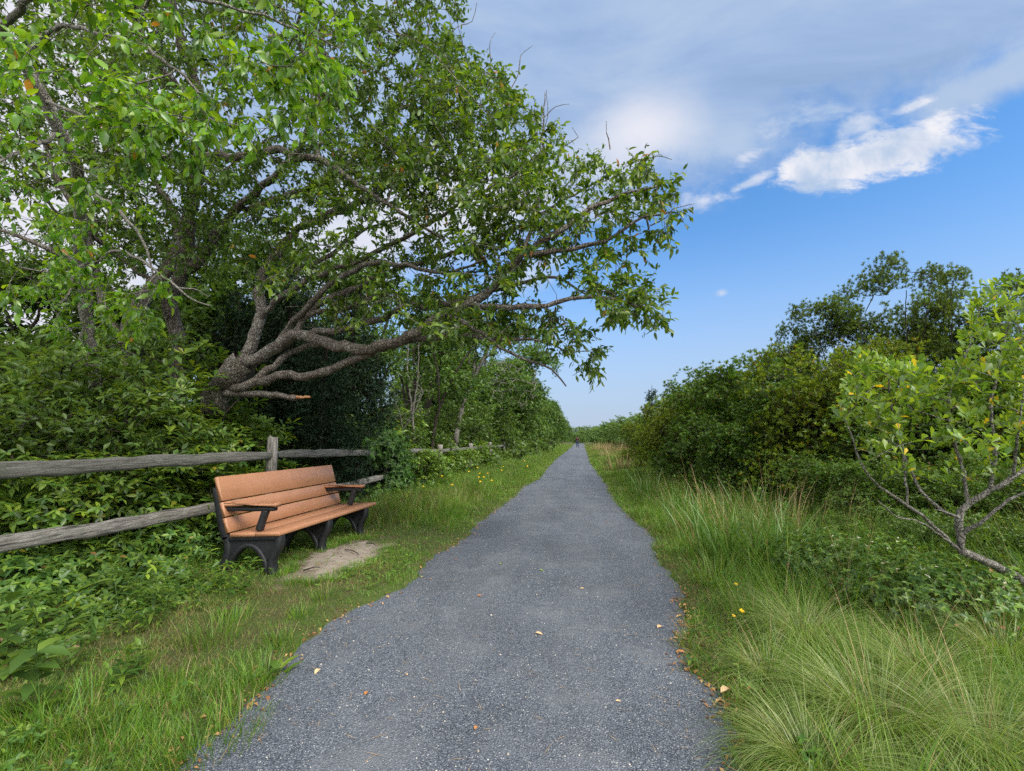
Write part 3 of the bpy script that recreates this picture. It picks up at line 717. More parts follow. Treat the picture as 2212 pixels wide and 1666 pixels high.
# bare twigs that stand up against the sky
for p in [(1170, 300, 1180, 195), (1060, 140, 1070, 70), (1120, 160, 1152, 98), (1395, 345, 1452, 345), (1315, 300, 1310, 262), (1215, 320, 1235, 275), (985, 60, 1030, 5), (1180, 250, 1230, 225), (1330, 640, 1290, 560), (1440, 470, 1500, 440)]:
    a_, c_ = at(p[0], p[1], 6.0 if p[0] < 1200 else 5.3), at(p[2], p[3], 6.1 if p[0] < 1200 else 5.3); s2 = Skel(200); s2.limb([a_ - (c_ - a_) * .6, a_, (a_ + c_) / 2 + rng.normal(size=3) * .05, c_], .008, .003, None, .08, .008); s2.radii(); s2.wood(wb, 1)
wb.V = [v - g0 for v in wb.V]; lb.V = [v - g0 for v in lb.V]
tr = wb.build('trunk', M_BARK, cherry, True); lb.build('crown', M_CHERRY, cherry)
m1 = MB(); s2 = Skel(60); s2.limb([at(628, 858, 6.75) - g0, at(650, 858, 6.7) - g0, at(671, 858, 6.66) - g0], .03, .013, None, .03, .003); s2.radii(); s2.wood(m1, .001, 6, .3); m1.build('broken_end', M_SPLIT, tr)

# upright forked tree behind it
sk = Skel(); g0 = at(380, 800, 8.6); g0 = np.array([g0[0], g0[1], gzf(g0[0], g0[1]) - .1])
sk.limb([g0, at(382, 900, 8.6), at(380, 745, 8.5), at(368, 650, 8.4), (at(392, 590, 8.3)), at(405, 540, 8.2), at(408, 470, 8.1), at(425, 400, 7.9), at(436, 330, 7.7), at(440, 240, 7.4), at(400, 120, 7.0), at(370, 10, 6.8), at(330, -140, 6.6)], .165, .04, None, .12, .014)
for pts, r0, r1 in [
    ([(392, 590, 8.3), (430, 565, 8.2), (470, 510, 8.1), (500, 460, 8.0), (550, 420, 7.9), (640, 330, 7.6), (690, 200, 7.3), (700, 60, 7.0)], .085, .018),
    ([(436, 345, 7.7), (480, 340, 7.3), (560, 335, 6.9), (600, 322, 6.7), (640, 345, 6.5), (685, 340, 6.3), (760, 390, 6.2), (850, 450, 6.1), (960, 520, 6.0)], .07, .012),
    ([(685, 340, 6.3), (680, 250, 6.4), (672, 190, 6.5), (700, 120, 6.5)], .03, .01),
    ([(425, 400, 7.9), (380, 350, 7.4), (300, 320, 7.0), (220, 280, 6.6), (130, 250, 6.2)], .05, .012),
    ([(440, 240, 7.4), (380, 180, 6.9), (310, 90, 6.4), (290, 0, 6.0)], .045, .012),
    ([(500, 460, 8.0), (600, 430, 8.2), (720, 380, 8.2), (820, 280, 8.0), (900, 150, 7.7), (930, 40, 7.5)], .06, .012),
    ([(690, 200, 7.3), (640, 60, 6.8), (690, -20, 6.5)], .04, .012),
    ([(368, 650, 8.4), (300, 590, 8.2), (240, 540, 8.0), (170, 500, 7.6), (80, 480, 7.2)], .05, .012)]:
    sk.limb([at(*p) for p in pts], r0, r1, 0, .12, .016)
dep2 = lambda x, y, n: np.interp(y, [330, 520], [6.9, 9.0]) + .0006 * (x - 500) + rng.normal(size=n) * np.interp(y, [330, 520], [1.1, .6])
T2 = [crown_pts(850, [(-180, 420), (-180, -180), (420, -200), (420, 250), (200, 420)], lambda x, y, n: 8.4 + rng.normal(size=n) * .8),
      crown_pts(1050, [(120, 480), (150, 300), (200, -150), (700, -220), (950, -160), (985, 10), (1000, 90), (1100, 190), (1000, 330), (800, 420), (650, 450), (560, 520), (420, 540), (250, 560)], dep2),
      crown_pts(200, [(600, 330), (640, 100), (920, -10), (1000, 110), (1100, 190), (1150, 250), (1000, 380), (800, 420)], dep2),
      crown_pts(150, [(250, 330), (640, 330), (660, 540), (420, 580), (250, 560)], lambda x, y, n: 7.3 + rng.normal(size=n) * .4),
      crown_pts(110, [(60, 640), (120, 450), (420, 480), (520, 560), (420, 640), (200, 640)], dep2)]
tips = sk.grow(np.concatenate(T2), .15, .016); sk.radii(.0034, .43)
tree2 = thing('forked_tree', 'tall upright forked tree with dark trunk behind the leaning cherry', 'tree', tuple(g0))
wb, lb = MB(), MB(); sk.wood(wb)
shoots(lb, wb, sk.P[tips], sk.D[tips], 4, 8, .24, .088, .041, 'broad', .8, .4, .4)
wb.V = [v - g0 for v in wb.V]; lb.V = [v - g0 for v in lb.V]
wb.build('trunk', M_BARK, tree2, True); lb.build('crown', M_CHERRY2, tree2)

# thick leaning double trunk left of it
sk = Skel(); g0 = at(292, 900, 8.0); g0 = np.array([g0[0], g0[1], gzf(g0[0], g0[1]) - .1])
sk.limb([g0, at(294, 860, 8.0), at(285, 760, 7.9), at(288, 690, 7.9), at(315, 640, 8.0), at(345, 600, 8.2), at(372, 560, 8.4), at(380, 480, 8.8), at(330, 380, 9.0)], .21, .045, None, .12, .014)
for pts, r0, r1 in [([(285, 760, 7.9), (240, 700, 7.8), (215, 620, 7.8), (195, 540, 7.7), (180, 470, 7.6), (130, 400, 7.4), (90, 300, 7.2)], .085, .018),
                    ([(215, 620, 7.8), (150, 560, 7.5), (60, 520, 7.2), (-60, 470, 6.8)], .06, .012),
                    ([(372, 560, 8.4), (450, 520, 8.8), (520, 440, 9.2)], .06, .012)]:
    sk.limb([at(*p) for p in pts], r0, r1, 0, .12, .016)
dep3 = lambda x, y, n: 9.3 + rng.normal(size=n) * .7
T2 = [crown_pts(300, [(-200, 560), (-100, 200), (100, 120), (420, 250), (560, 420), (500, 560), (330, 600), (100, 640)], dep3)]
tips = sk.grow(np.concatenate(T2), .15, .016); sk.radii(.0034, .43)
tree3 = thing('double_trunk_tree', 'thick rough double trunk tree rising from shrubs behind the fence', 'tree', tuple(g0))
wb, lb = MB(), MB(); sk.wood(wb); shoots(lb, wb, sk.P[tips], sk.D[tips], 4, 6, .24, .10, .047, 'broad', .8, .4, .4)
wb.V = [v - g0 for v in wb.V]; lb.V = [v - g0 for v in lb.V]
wb.build('trunk', M_BARK, tree3, True); lb.build('crown', M_CHERRY2, tree3)

# near tree on the far left whose bright leafy branches hang into the picture
sk = Skel(); g0 = at(210, 945, 6.4); g0[2] = gzf(*g0[:2]) - .1
sk.limb([g0, at(205, 880, 6.3), at(190, 700, 6.0), at(178, 560, 5.6), at(172, 420, 5.1), at(160, 350, 4.8), at(130, 290, 4.6), at(100, 220, 4.4), at(50, 130, 4.2), at(0, 62, 4.0), at(-80, -60, 3.8)], .085, .04, None, .1, .01)
for pts, r0, r1 in [([(50, 130, 4.2), (120, 60, 3.6), (220, 75, 3.2), (300, 100, 2.9), (380, 150, 2.7), (430, 200, 2.6)], .022, .006),
                    ([(0, 62, 4.0), (100, -20, 3.4), (260, -20, 3.1), (480, 10, 3.0), (640, 60, 3.2), (720, 100, 3.3)], .028, .006),
                    ([(100, 220, 4.4), (200, 260, 3.8), (280, 300, 3.4), (340, 340, 3.2), (400, 300, 3.1)], .02, .006),
                    ([(168, 400, 5.0), (250, 450, 4.4), (310, 520, 4.0), (330, 590, 3.8)], .025, .007),
                    ([(130, 290, 4.6), (40, 330, 4.0), (-60, 380, 3.6)], .025, .008)]:
    sk.limb([at(*p) for p in pts], r0, r1, 0, .09, .012)
dep4 = lambda x, y, n: np.interp(y, [-100, 150, 400, 700], [3.1, 3.1, 3.8, 4.2]) + rng.normal(size=n) * .45
T3 = [crown_pts(70, [(-160, -150), (300, -160), (560, -60), (760, 60), (730, 190), (600, 230), (430, 320), (300, 330), (100, 200), (-120, 200)], dep4),
      crown_pts(26, [(240, 180), (420, 150), (460, 260), (430, 330), (300, 330)], lambda x, y, n: 2.75 + rng.normal(size=n) * .15),
      crown_pts(30, [(560, 120), (680, 90), (740, 140), (700, 260), (600, 240)], lambda x, y, n: 3.3 + rng.normal(size=n) * .2),
      crown_pts(52, [(-140, 560), (-120, 200), (60, 200), (200, 330), (330, 440), (200, 520), (100, 640), (-60, 650)], dep4),
      crown_pts(34, [(120, 460), (250, 440), (260, 620), (220, 770), (130, 760), (110, 600)], lambda x, y, n: 4.9 + rng.normal(size=n) * .25),
      crown_pts(14, [(200, 700), (260, 640), (350, 600), (330, 700)], lambda x, y, n: 4.0 + rng.normal(size=n) * .15)]
tips = sk.grow(np.concatenate(T3), .1, .012); sk.radii(.0026, .42)
tree4 = thing('hanging_branch_tree', 'grey limbed tree at the left edge with big bright hanging leaves', 'tree', tuple(g0))
wb, lb = MB(), MB(); sk.wood(wb, .02); shoots(lb, wb, sk.P[tips], sk.D[tips], 4, 7, .2, .078, .038, 'broad', .7, .6, .55, .002)
wb.V = [v - g0 for v in wb.V]; lb.V = [v - g0 for v in lb.V]
wb.build('trunk', M_BARKPALE, tree4, True); lb.build('crown', M_NEARLEAF, tree4)

# ------------------------------------------------------------------ plant makers (first one of a kind is built, the others are copies)
def lobe_pts(n, lobes, shell=.55):
    w = np.array([l[3] * l[4] * l[5] for l in lobes]) ** .8; k = rng.choice(len(lobes), n, p=w / w.sum()); L = np.array(lobes)[k]
    d = rand_dir(n); d[:, 2] = np.where(d[:, 2] < -.4, -d[:, 2], d[:, 2]); r = rng.uniform(shell, 1, n) ** .6
    P = L[:, :3] + d * L[:, 3:] * r[:, None]; P[:, 2] = np.maximum(P[:, 2], .06); return P, unit(d * [1, 1, 1] + [0, 0, .5])


def bush_mesh(lobes, n, stems, leaf, wood_mat, leaf_mat_, kind_='kite', mode='whorl', K=9, L=.06, W=.017, elev=.6, shell=.45, rt=.003, M=6, SL=.16, extra=2, droop=.2, rough=.0, hang=.0):
    """returns wood mesh and leaf mesh of a shrub or small tree standing at the origin"""
    sk = Skel(); sk.limb([(0, 0, -.08), (0, 0, .05)], .03, .03, None, .05, 0)
    for a_, ln, z in stems: sk.limb([(0, 0, .02), (cos(a_) * ln * .45, sin(a_) * ln * .45, z * .5), (cos(a_) * ln, sin(a_) * ln, z)], leaf, leaf * .45, 0, .12, .02)
    T, ax = lobe_pts(n, lobes, shell); tips = sk.grow(T, .16, .02); sk.radii(rt, .42)
    wb, lb = MB(), MB(); sk.wood(wb, .02, 7, .08, 3)
    P, D = sk.P[tips], sk.D[tips]
    if mode == 'whorl':
        Pb = np.repeat(P, extra + 1, 0); dv = unit(np.repeat(D, extra + 1, 0) * .45 + [0, 0, .6] + rng.normal(size=Pb.shape) * .5)
        ln = np.repeat(np.r_[0, np.ones(extra)][None], len(P), 0).ravel() * SL * rng.uniform(.6, 2.0, len(Pb)); Pn = Pb + dv * ln[:, None]
        k = (ln > 0) & (Pn[:, 2] > .05); b_, e_ = Pb[k], Pn[k]; u = unit(np.cross(dv[k], [.3, .2, .93])); v = np.cross(dv[k], u)      # every tuft sits on its own twig
        ring = np.stack([u * cos(q) + v * sin(q) for q in (0, 2.09, 4.19)], 1) * .0022
        wb.add(np.concatenate([b_[:, None] + ring, e_[:, None] + ring * .5], 1), None, ((np.arange(len(b_)) * 6)[:, None, None] + np.array([(0, 1, 4, 3), (1, 2, 5, 4), (2, 0, 3, 5)])).reshape(-1, 4))
        A = unit(dv * .8 + [0, 0, .45] + rng.normal(size=Pn.shape) * .2)
        Pn[:, 2] = np.maximum(Pn[:, 2], .04)
        whorls(lb, Pn, A, K, elev, L, W, kind_)
    else: shoots(lb, wb, P, D, extra + 1, M, SL, L, W, kind_, .9, droop, .35, .002)
    return wb.mesh('stems', [wood_mat], True), lb.mesh('foliage', [leaf_mat_])


def mesh_top(me):
    a = np.empty(len(me.vertices) * 3, np.float32); me.vertices.foreach_get('co', a); return float(np.percentile(a[2::3], 99.3))


class Plant:
    def __init__(s, name, cat, meshes, parts=('stems', 'foliage')): s.name = name; s.cat = cat; s.meshes = meshes; s.parts = parts; s.k = 0; s.h = [mesh_top(m_[1]) for m_ in meshes]
    def put(s, x, y, label, group=None, sc=1.0, rz=None, z=None):
        me = s.meshes[s.k % len(s.meshes)]; s.k += 1
        r = thing(s.name, label, s.cat, (x, y, gzf(x, y) if z is None else z), group, rng.uniform(0, 6.28) if rz is None else rz, sc)
        for nm, m_ in zip(s.parts, me):
            o = bpy.data.objects.new(nm, m_); COL.objects.link(o); o.parent = r
        return r


def rl(n, w, h, low=True, seed=0):     # a rough heap of lobes, w wide and h high
    r_ = np.random.default_rng(seed); o = [(0, 0, h * .38, w * .36, w * .36, h * .38)]
    for i in range(n):
        a_ = i / n * 6.28 + r_.uniform(-.4, .4); q = r_.uniform(.18, .36) * w; s_ = r_.uniform(.16, .27) * w
        z_ = h * r_.uniform(.25, .78); o.append((cos(a_) * q, sin(a_) * q, z_, s_, s_, min(s_ * 1.1, h - z_)))
        if low: o.append((cos(a_ + .5) * w * .33, sin(a_ + .5) * w * .33, h * .15, w * .2, w * .2, h * .17))
    return o


def st(n, w, h, seed=0):
    r_ = np.random.default_rng(seed); return [(i / n * 6.28 + r_.uniform(-.5, .5), w * r_.uniform(.15, .4), h * r_.uniform(.4, .75)) for i in range(n)]


UNDER = Plant('leafy_shrub', 'shrub', [bush_mesh(rl(7, 1.7, 1.5, seed=i), 210, st(6, 1.5, 1.4, i), .012, M_BARKDARK, M_UNDER, 'kite', 'shoot', L=.072, W=.030, M=9, SL=.17, extra=3) for i in range(3)])
CREEP = Plant('creeper_shrub', 'creeper', [bush_mesh(rl(7, 1.6, 1.2, seed=10 + i), 260, st(6, 1.4, 1.1, i), .009, M_BARKDARK, M_CREEPER, 'broad', 'whorl', K=5, L=.082, W=.036, elev=-.05, SL=.10, extra=3) for i in range(3)])
BRIGHT = Plant('bayberry_shrub', 'shrub', [bush_mesh(rl(6, 1.1, 1.2, seed=20 + i), 170, st(5, 1.0, 1.1, i), .010, M_BARKDARK, M_CREEPER, 'spoon', 'whorl', K=8, L=.075, W=.026, elev=.35, SL=.09, extra=2) for i in range(2)])
MYRT = Plant('wax_myrtle_shrub', 'shrub', [bush_mesh(rl(9, 2.3, 2.3, seed=30 + i), 800, st(9, 2.0, 2.0, i), .016, M_BARKDARK, M_MYRTLE, 'kite', 'whorl', K=10, L=.066, W=.019, elev=.85, SL=.085, extra=4) for i in range(3)])
OLIV = Plant('yellowing_shrub', 'shrub', [bush_mesh(rl(8, 2.0, 2.0, seed=40 + i), 720, st(8, 1.8, 1.8, i), .014, M_BARKDARK, M_OLIVE, 'kite', 'whorl', K=10, L=.06, W=.016, elev=1.0, SL=.085, extra=4) for i in range(2)])
def tall_lobes(seed):
    r_ = np.random.default_rng(seed); o = []
    for i in range(20):
        a_ = r_.uniform(0, 6.28); z = r_.uniform(1.2, 4.3); q = r_.uniform(0, 1.2) * (1.15 - .12 * z); o.append((cos(a_) * q, sin(a_) * q, z, .5, .5, .38))
    return o + [(0, 0, 4.3, .45, .45, .35), (.3, .2, .9, 1.1, 1.1, .8)]
TALL = Plant('tall_narrow_leaf_shrub', 'shrub', [bush_mesh(tall_lobes(50 + i), 900, [(r * .9, .9 + .2 * (r % 3), 2.9 + .35 * (r % 4)) for r in range(7)], .022, M_BARKDARK, M_TALL, 'kite', 'whorl', K=10, L=.085, W=.017, elev=.95, SL=.10, extra=4, shell=.3) for i in range(3)])
FARS = Plant('dune_shrub', 'shrub', [bush_mesh(rl(8, 3.0, 2.4, seed=60 + i), 260, st(7, 2.4, 2.0, i), .02, M_BARKDARK, M_FARSHRUB, 'kite', 'whorl', K=8, L=.15, W=.055, elev=.5, SL=.2, extra=3) for i in range(2)])


def tree_lobes(w, h, seed, low=.25):
    r_ = np.random.default_rng(seed); o = []
    for i in range(16):
        z = h * r_.uniform(low, .92); k = 1 - abs(z / h - .55) * 1.0; a_ = r_.uniform(0, 6.28); q = w * .42 * k * r_.uniform(.2, 1)
        s_ = w * r_.uniform(.13, .22); o.append((cos(a_) * q, sin(a_) * q, z, s_, s_, s_ * .75))
    return o
ROW = Plant('broadleaf_tree', 'tree', [bush_mesh(tree_lobes(4.2, 5.6, 70 + i), 520, [(r * 1.3, .5 + .35 * (r % 3), 3.3 + .5 * (r % 3)) for r in range(5)], .055, M_BARKDARK, M_ROW, 'kite', 'shoot', L=.125, W=.062, M=8, SL=.36, extra=4, shell=.35, rt=.006) for i in range(3)], ('trunk', 'crown'))
FARROW = Plant('roadside_tree', 'tree', [bush_mesh(tree_lobes(4.6, 5.6, 80 + i, .1), 420, [(r * 1.3, .5 + .35 * (r % 3), 3.3 + .5 * (r % 3)) for r in range(4)], .055, M_BARKDARK, M_ROW, 'kite', 'shoot', L=.2, W=.10, M=7, SL=.42, extra=3, shell=.35, rt=.007) for i in range(2)], ('trunk', 'crown'))
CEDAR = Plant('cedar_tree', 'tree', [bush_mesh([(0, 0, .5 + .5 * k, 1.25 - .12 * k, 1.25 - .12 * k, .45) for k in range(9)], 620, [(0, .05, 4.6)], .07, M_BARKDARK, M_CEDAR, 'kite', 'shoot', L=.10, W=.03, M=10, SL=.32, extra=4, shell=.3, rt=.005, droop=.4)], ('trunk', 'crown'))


def px_ground(px, Z): p = at(px, 948, Z); return p[0], p[1]
def put_px(pl, px, Z, top, label, group=None, h0=1.0, wide=1.0, rz=None):
    """stand a plant at camera distance Z below pixel column px so that its top reaches pixel row top"""
    x, y = px_ground(px, Z); zt = at(px, top, Z)[2]; s_ = max(.2, (zt - gzf(x, y)) / pl.h[pl.k % len(pl.h)])
    return pl.put(x, y, label, group, (s_ * wide, s_ * wide, s_), rz)

# ------------------------------------------------------------------ left side, behind and under the fence
G1 = 'leafy shrubs packed behind the rail fence'
SH = [   # plant, px, depth, top px, label, unit height
    (UNDER, -40, 4.9, 800, 'leafy shrub rising over the fence at the left edge', 1.5), (UNDER, 60, 5.6, 720, 'tall dense leafy shrub below the dead grey branches', 1.5),
    (UNDER, 150, 5.6, 790, 'rounded leafy shrub hiding the foot of the double trunk', 1.5), (UNDER, 90, 6.6, 700, 'high leafy shrub left of the double trunk', 1.5),
    (UNDER, 250, 5.7, 860, 'low leafy shrub behind the long top rail', 1.5), (UNDER, 20, 7.4, 660, 'highest leafy shrub against the sky gap on the left', 1.5),
    (CREEP, 40, 4.15, 985, 'creeper with five part leaves filling the gap under the top rail at the left edge', 1.2), (CREEP, 200, 4.6, 985, 'creeper with five part leaves between the two rails left of the bench', 1.2),
    (CREEP, 330, 5.0, 960, 'creeper climbing the top rail left of the bench', 1.2), (CREEP, 400, 7.0, 935, 'creeper heap directly behind the bench back', 1.2),
    (CREEP, 420, 4.9, 1060, 'dark creeper at the near end of the bench', 1.2), (CREEP, 110, 4.0, 1120, 'creeper below the lower rail at the far left', 1.2),
    (BRIGHT, 405, 7.3, 765, 'bright bayberry bush growing in front of the leaning trunk', 1.2), (BRIGHT, 480, 8.6, 900, 'bright bayberry bush left of the tall fence post', 1.2),
    (BRIGHT, 330, 5.9, 850, 'bright bayberry bush above the top rail', 1.2), (BRIGHT, 440, 7.2, 850, 'bright bayberry bush at the foot of the leaning trunk', 1.2), (UNDER, 560, 9.4, 900, 'shrub in shade under the broken branch', 1.5),
    (CREEP, 655, 8.2, 1000, 'creeper between rails right of the tall fence post', 1.2), (CREEP, 740, 7.9, 985, 'creeper behind the far arm of the bench', 1.2),
    (BRIGHT, 790, 8.3, 1010, 'glossy bayberry bush poking through the rails beyond the bench', 1.2), (UNDER, 640, 9.2, 880, 'shrub in the dark hollow below the long limbs', 1.5),
    (UNDER, 735, 9.4, 905, 'shrub behind the top rail right of the tall post', 1.5), (CREEP, 780, 9.6, 930, 'creeper mound left of the vine covered post', 1.2),
    (UNDER, 830, 11.0, 890, 'grey green shrub behind the vine covered post', 1.5), (UNDER, 900, 12.0, 880, 'shrub at the foot of the thin dark stems', 1.5),
    (CREEP, 930, 12.0, 935, 'creeper hanging over the rail beyond the vine covered post', 1.2), (UNDER, 970, 13.8, 860, 'shrub at the foot of the pale leaning sapling', 1.5),
    (CREEP, 985, 14.6, 940, 'creeper over the third visible post', 1.2), (UNDER, 1040, 16.0, 850, 'shrub below the dead grey twigs', 1.5), (CREEP, 1020, 16.8, 955, 'creeper heap where the rail disappears', 1.2),
    (UNDER, 1085, 18.5, 850, 'shrub right of the dead grey twigs', 1.5), (CREEP, 1045, 19.5, 962, 'creeper swallowing the far rails', 1.2), (UNDER, 1110, 22.0, 870, 'far shrub where the fence grows faint', 1.5),
    (UNDER, 1135, 26.0, 880, 'far shrub past the last clear fence post', 1.5),
]
for pl, px, Z, top, lab, h0 in SH:
    v = ray(px, 948); lim = -5.45 if pl is BRIGHT else -5.35 if pl is CREEP else -5.7      # keep the shrub behind the rails
    Z = max(Z, FPX * lim / v[0]) if v[0] < 0 else Z
    put_px(pl, px, min(Z, 60), top, lab, G1, h0, 1.1 if pl is not BRIGHT else 1.2)

NF = 'shrubs crowding the far part of the rail fence'
for i in range(26):
    y = 9.5 * (48 / 9.5) ** (i / 25.0); pl = (UNDER, CREEP, UNDER)[i % 3]; h = rng.uniform(1.1, 2.0) + .02 * y; s_ = h / pl.h[pl.k % len(pl.h)]
    pl.put(FX - .75 - .85 * s_ - rng.uniform(0, .4), y, 'green shrub in the unbroken thicket along the far fence', NF, (s_ * 1.1, s_ * 1.1, s_))
for i, y in enumerate([11.8, 13.0, 15.7, 17.0, 19.4, 21.0, 24.5, 28, 32, 37]):
    CREEP.put(FX + .15 + rng.uniform(-.15, .3), y, 'low creeper clump spilling through the far rails onto the verge', 'creepers in front of the far fence', rng.uniform(.6, .95))
for i, y in enumerate([20, 24, 28, 33, 38, 44, 50, 57, 65, 75, 86, 98, 110]):
    s_ = rng.uniform(2.2, 3.2) / UNDER.h[UNDER.k % 3]; UNDER.put(-5.9 - rng.uniform(0, .8), y, 'tall green shrub below the receding row of trees', 'shrubs below the receding row', (s_, s_ * 1.5, s_))

# the vine that covers one post
vx, vy = FX + .05, 10.3; mb_l, mb_w = MB(), MB()
vp, va = lobe_pts(1150, [(0, 0, .95, .45, .55, .5), (.08, .35, .65, .4, .6, .45), (0, -.25, 1.3, .3, .5, .22), (.1, .1, .35, .35, .5, .35), (-.1, .75, 1.05, .3, .5, .25), (-.1, -.7, 1.05, .25, .4, .2), (0, .6, .3, .3, .6, .3), (-.3, .3, 1.5, .3, .4, .2)], .3)
vp = vp + rng.normal(size=vp.shape) * .05
whorls(mb_l, vp, va + np.array([.8, -.5, .2]) + rng.normal(size=vp.shape) * .4, 5, -.1, .088, .040, 'broad')
vt = thing('climbing_vine', 'climbing vine bundle that swallows the fence post beyond the bench', 'vine', (vx, vy, gzf(vx, vy)))
sk = Skel(400); sk.limb([(0, 0, -.05), (.09, -.03, .3), (.08, .08, .7), (0, .1, 1.1), (0, 0, 1.3)], .012, .006, None, .06, .006); sk.radii(); sk.wood(mb_w, 1)
mb_w.build('stems', M_BARKDARK, vt, True); mb_l.build('foliage', leaf_mat('vine leaf', [(.028, .075, .018), (.05, .115, .022), (.085, .165, .026)], .4), vt)

# trees behind, the long row beside the path, dark cedars, more of them added to darken the hollow
ROWT = [(-60, 10.5, 560, 'broad leafy tree behind the shrubs at the left edge'), (150, 11.5, 570, 'leafy tree behind the double trunk'), (330, 12.0, 575, 'leafy tree filling the gap behind the forked trunk'),
        (560, 12.5, 500, 'leafy tree seen behind the upright limb of the leaning cherry'), (720, 13.5, 560, 'leafy tree seen through the fan of limbs'), (900, 15.0, 640, 'slim leafy tree behind the vine covered post'),
        (1010, 17.0, 690, 'leafy tree behind the pale leaning sapling'), (1090, 21.0, 690, 'leafy tree above the dead grey twigs')]
for px, Z, top, lab in ROWT:
    v = ray(px, 948); Z = max(Z, FPX * -6.0 / v[0])
    put_px(ROW, px, Z, top, lab, 'trees behind the rail fence', 5.6, 1.15)
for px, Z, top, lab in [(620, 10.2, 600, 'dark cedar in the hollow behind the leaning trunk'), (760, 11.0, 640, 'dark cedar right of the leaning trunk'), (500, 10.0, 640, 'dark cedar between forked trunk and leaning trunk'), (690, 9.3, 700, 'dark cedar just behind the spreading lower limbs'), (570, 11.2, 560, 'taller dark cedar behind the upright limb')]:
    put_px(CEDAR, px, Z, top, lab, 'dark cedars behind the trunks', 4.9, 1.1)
FR = 'row of green trees receding along the left of the path'
for i, (x, y, h) in enumerate([(-7.0, 24, 6.0), (-6.8, 28, 6.6), (-5.3, 32.5, 6.8), (-5.5, 37, 7.0), (-5.3, 42, 7.0), (-5.5, 47, 7.2), (-5.4, 53, 7.2), (-5.5, 59, 7.2), (-5.3, 66, 7.3), (-5.3, 74, 7.3), (-5.2, 83, 7.2), (-5.2, 93, 7.2), (-5.1, 104, 7.0), (-5.1, 117, 6.8), (-5, 132, 6.5), (-6, 150, 6)]):
    lab = ['green tree where the shrubs give way to the receding row', 'second green tree of the receding row'][i] if i < 2 else 'green tree in the far row closing in on the vanishing path'
    FARROW.put(x - .35, y, lab, FR, (h / 5.6 * 1.0, h / 5.6 * 1.0, h / 5.6))

# thin stems and saplings
def sapling(name, label, cat, limbs, m_bark, leaf_m=None, n=0, box_=None, L=.09, group=None, rt=.002):
    sk = Skel(4000); first = True; g = None; v0 = ray(limbs[0][0][0][0], 948); f = 1.0
    if v0[0] < 0: f = max(1.0, FPX * -4.95 / v0[0] / limbs[0][0][0][2]) if limbs[0][0][0][0] > 700 else 1.0      # stands behind the fence
    if box_: box_ = (box_[0], box_[1] * f, box_[2] * f)
    for pts, r0, r1 in limbs:
        P = [at(p[0], p[1], p[2] * f) for p in pts]; r0 *= f; r1 *= f
        if first: g = np.array([P[0][0], P[0][1], gzf(P[0][0], P[0][1]) - .05]); P = [g] + P if P[0][2] > g[2] + .1 else P
        sk.limb(P, r0, r1, None if first else 0, .1, .015); first = False
    root = thing(name, label, cat, tuple(g), group); wb, lb = MB(), MB()
    if n:
        tips = sk.grow(crown_pts(n, box_[0], lambda x, y, k: box_[1] + rng.normal(size=k) * box_[2]), .15, .02); sk.radii(rt)
        if leaf_m: shoots(lb, wb, sk.P[tips], sk.D[tips], 3, 6, .22, L, L * .48, 'kite', .8, .3, .3)
    else: sk.radii(rt)
    sk.wood(wb, .02, 7, .06, 4); wb.V = [v - g for v in wb.V]; wb.build('trunk' if leaf_m else 'stems', m_bark, root, True)
    if leaf_m and n: lb.V = [v - g for v in lb.V]; lb.build('crown', leaf_m, root)
    return root


sapling('sapling', 'pale grey sapling leaning right beyond the vine covered post', 'sapling', [([(985, 945, 13.0), (1000, 875, 13.0), (1022, 815, 13.0), (1042, 780, 13), (1060, 735, 13), (1080, 690, 13.0), (1110, 650, 13)], .085, .03), ([(1022, 815, 13), (1028, 740, 13.1), (1020, 680, 13.2)], .045, .02), ([(1042, 780, 13), (1090, 740, 12.8), (1150, 720, 12.5)], .03, .01)],
        M_BARKPALE, M_ROW, 110, ([(960, 660), (1080, 620), (1190, 660), (1200, 740), (1100, 760), (980, 740)], 12.8, .7))
sapling('sapling', 'twin stemmed dark sapling just right of the cedar', 'sapling', [([(828, 960, 11.5), (822, 860, 11.5), (812, 800, 11.5), (822, 740, 11.5), (838, 690, 11.5), (850, 640, 11.6)], .045, .015), ([(822, 860, 11.5), (835, 800, 11.4), (870, 770, 11.3)], .022, .008)],
        M_BARKDARK, M_ROW, 60, ([(780, 640), (900, 620), (920, 720), (800, 740)], 11.6, .5))
sapling('sapling', 'thin straight sapling between the twin stems and the pale sapling', 'sapling', [([(895, 950, 12.5), (885, 850, 12.5), (880, 780, 12.5), (884, 700, 12.5), (880, 640, 12.5)], .035, .012), ([(890, 900, 12.5), (902, 820, 12.4), (905, 740, 12.4)], .025, .01)],
        M_BARKPALE, M_ROW, 50, ([(850, 660), (940, 640), (960, 720), (860, 740)], 12.4, .5))
sapling('sapling', 'slim dark sapling leaning right in front of the pale one', 'sapling', [([(935, 950, 12.2), (950, 880, 12.2), (972, 830, 12.2), (1000, 780, 12.2), (1030, 740, 12.2)], .05, .018), ([(950, 880, 12.2), (945, 800, 12.3), (930, 740, 12.3)], .03, .012)],
        M_BARKDARK, M_ROW, 60, ([(900, 700), (1040, 680), (1060, 760), (920, 780)], 12.2, .5))
sapling('dead_shrub', 'tangle of dead grey twigs under the row of trees', 'dead shrub', [([(1062, 940, 16), (1058, 880, 16), (1070, 830, 15.8), (1095, 790, 15.5)], .05, .02), ([(1070, 830, 15.8), (1105, 818, 15.3), (1150, 830, 15)], .03, .01), ([(1058, 880, 16), (1090, 845, 15.6), (1140, 845, 15.2)], .03, .01)],
        M_BARKPALE, None, 170, ([(1025, 800), (1085, 765), (1150, 785), (1170, 840), (1130, 890), (1050, 885)], 15.3, .5), rt=.009)
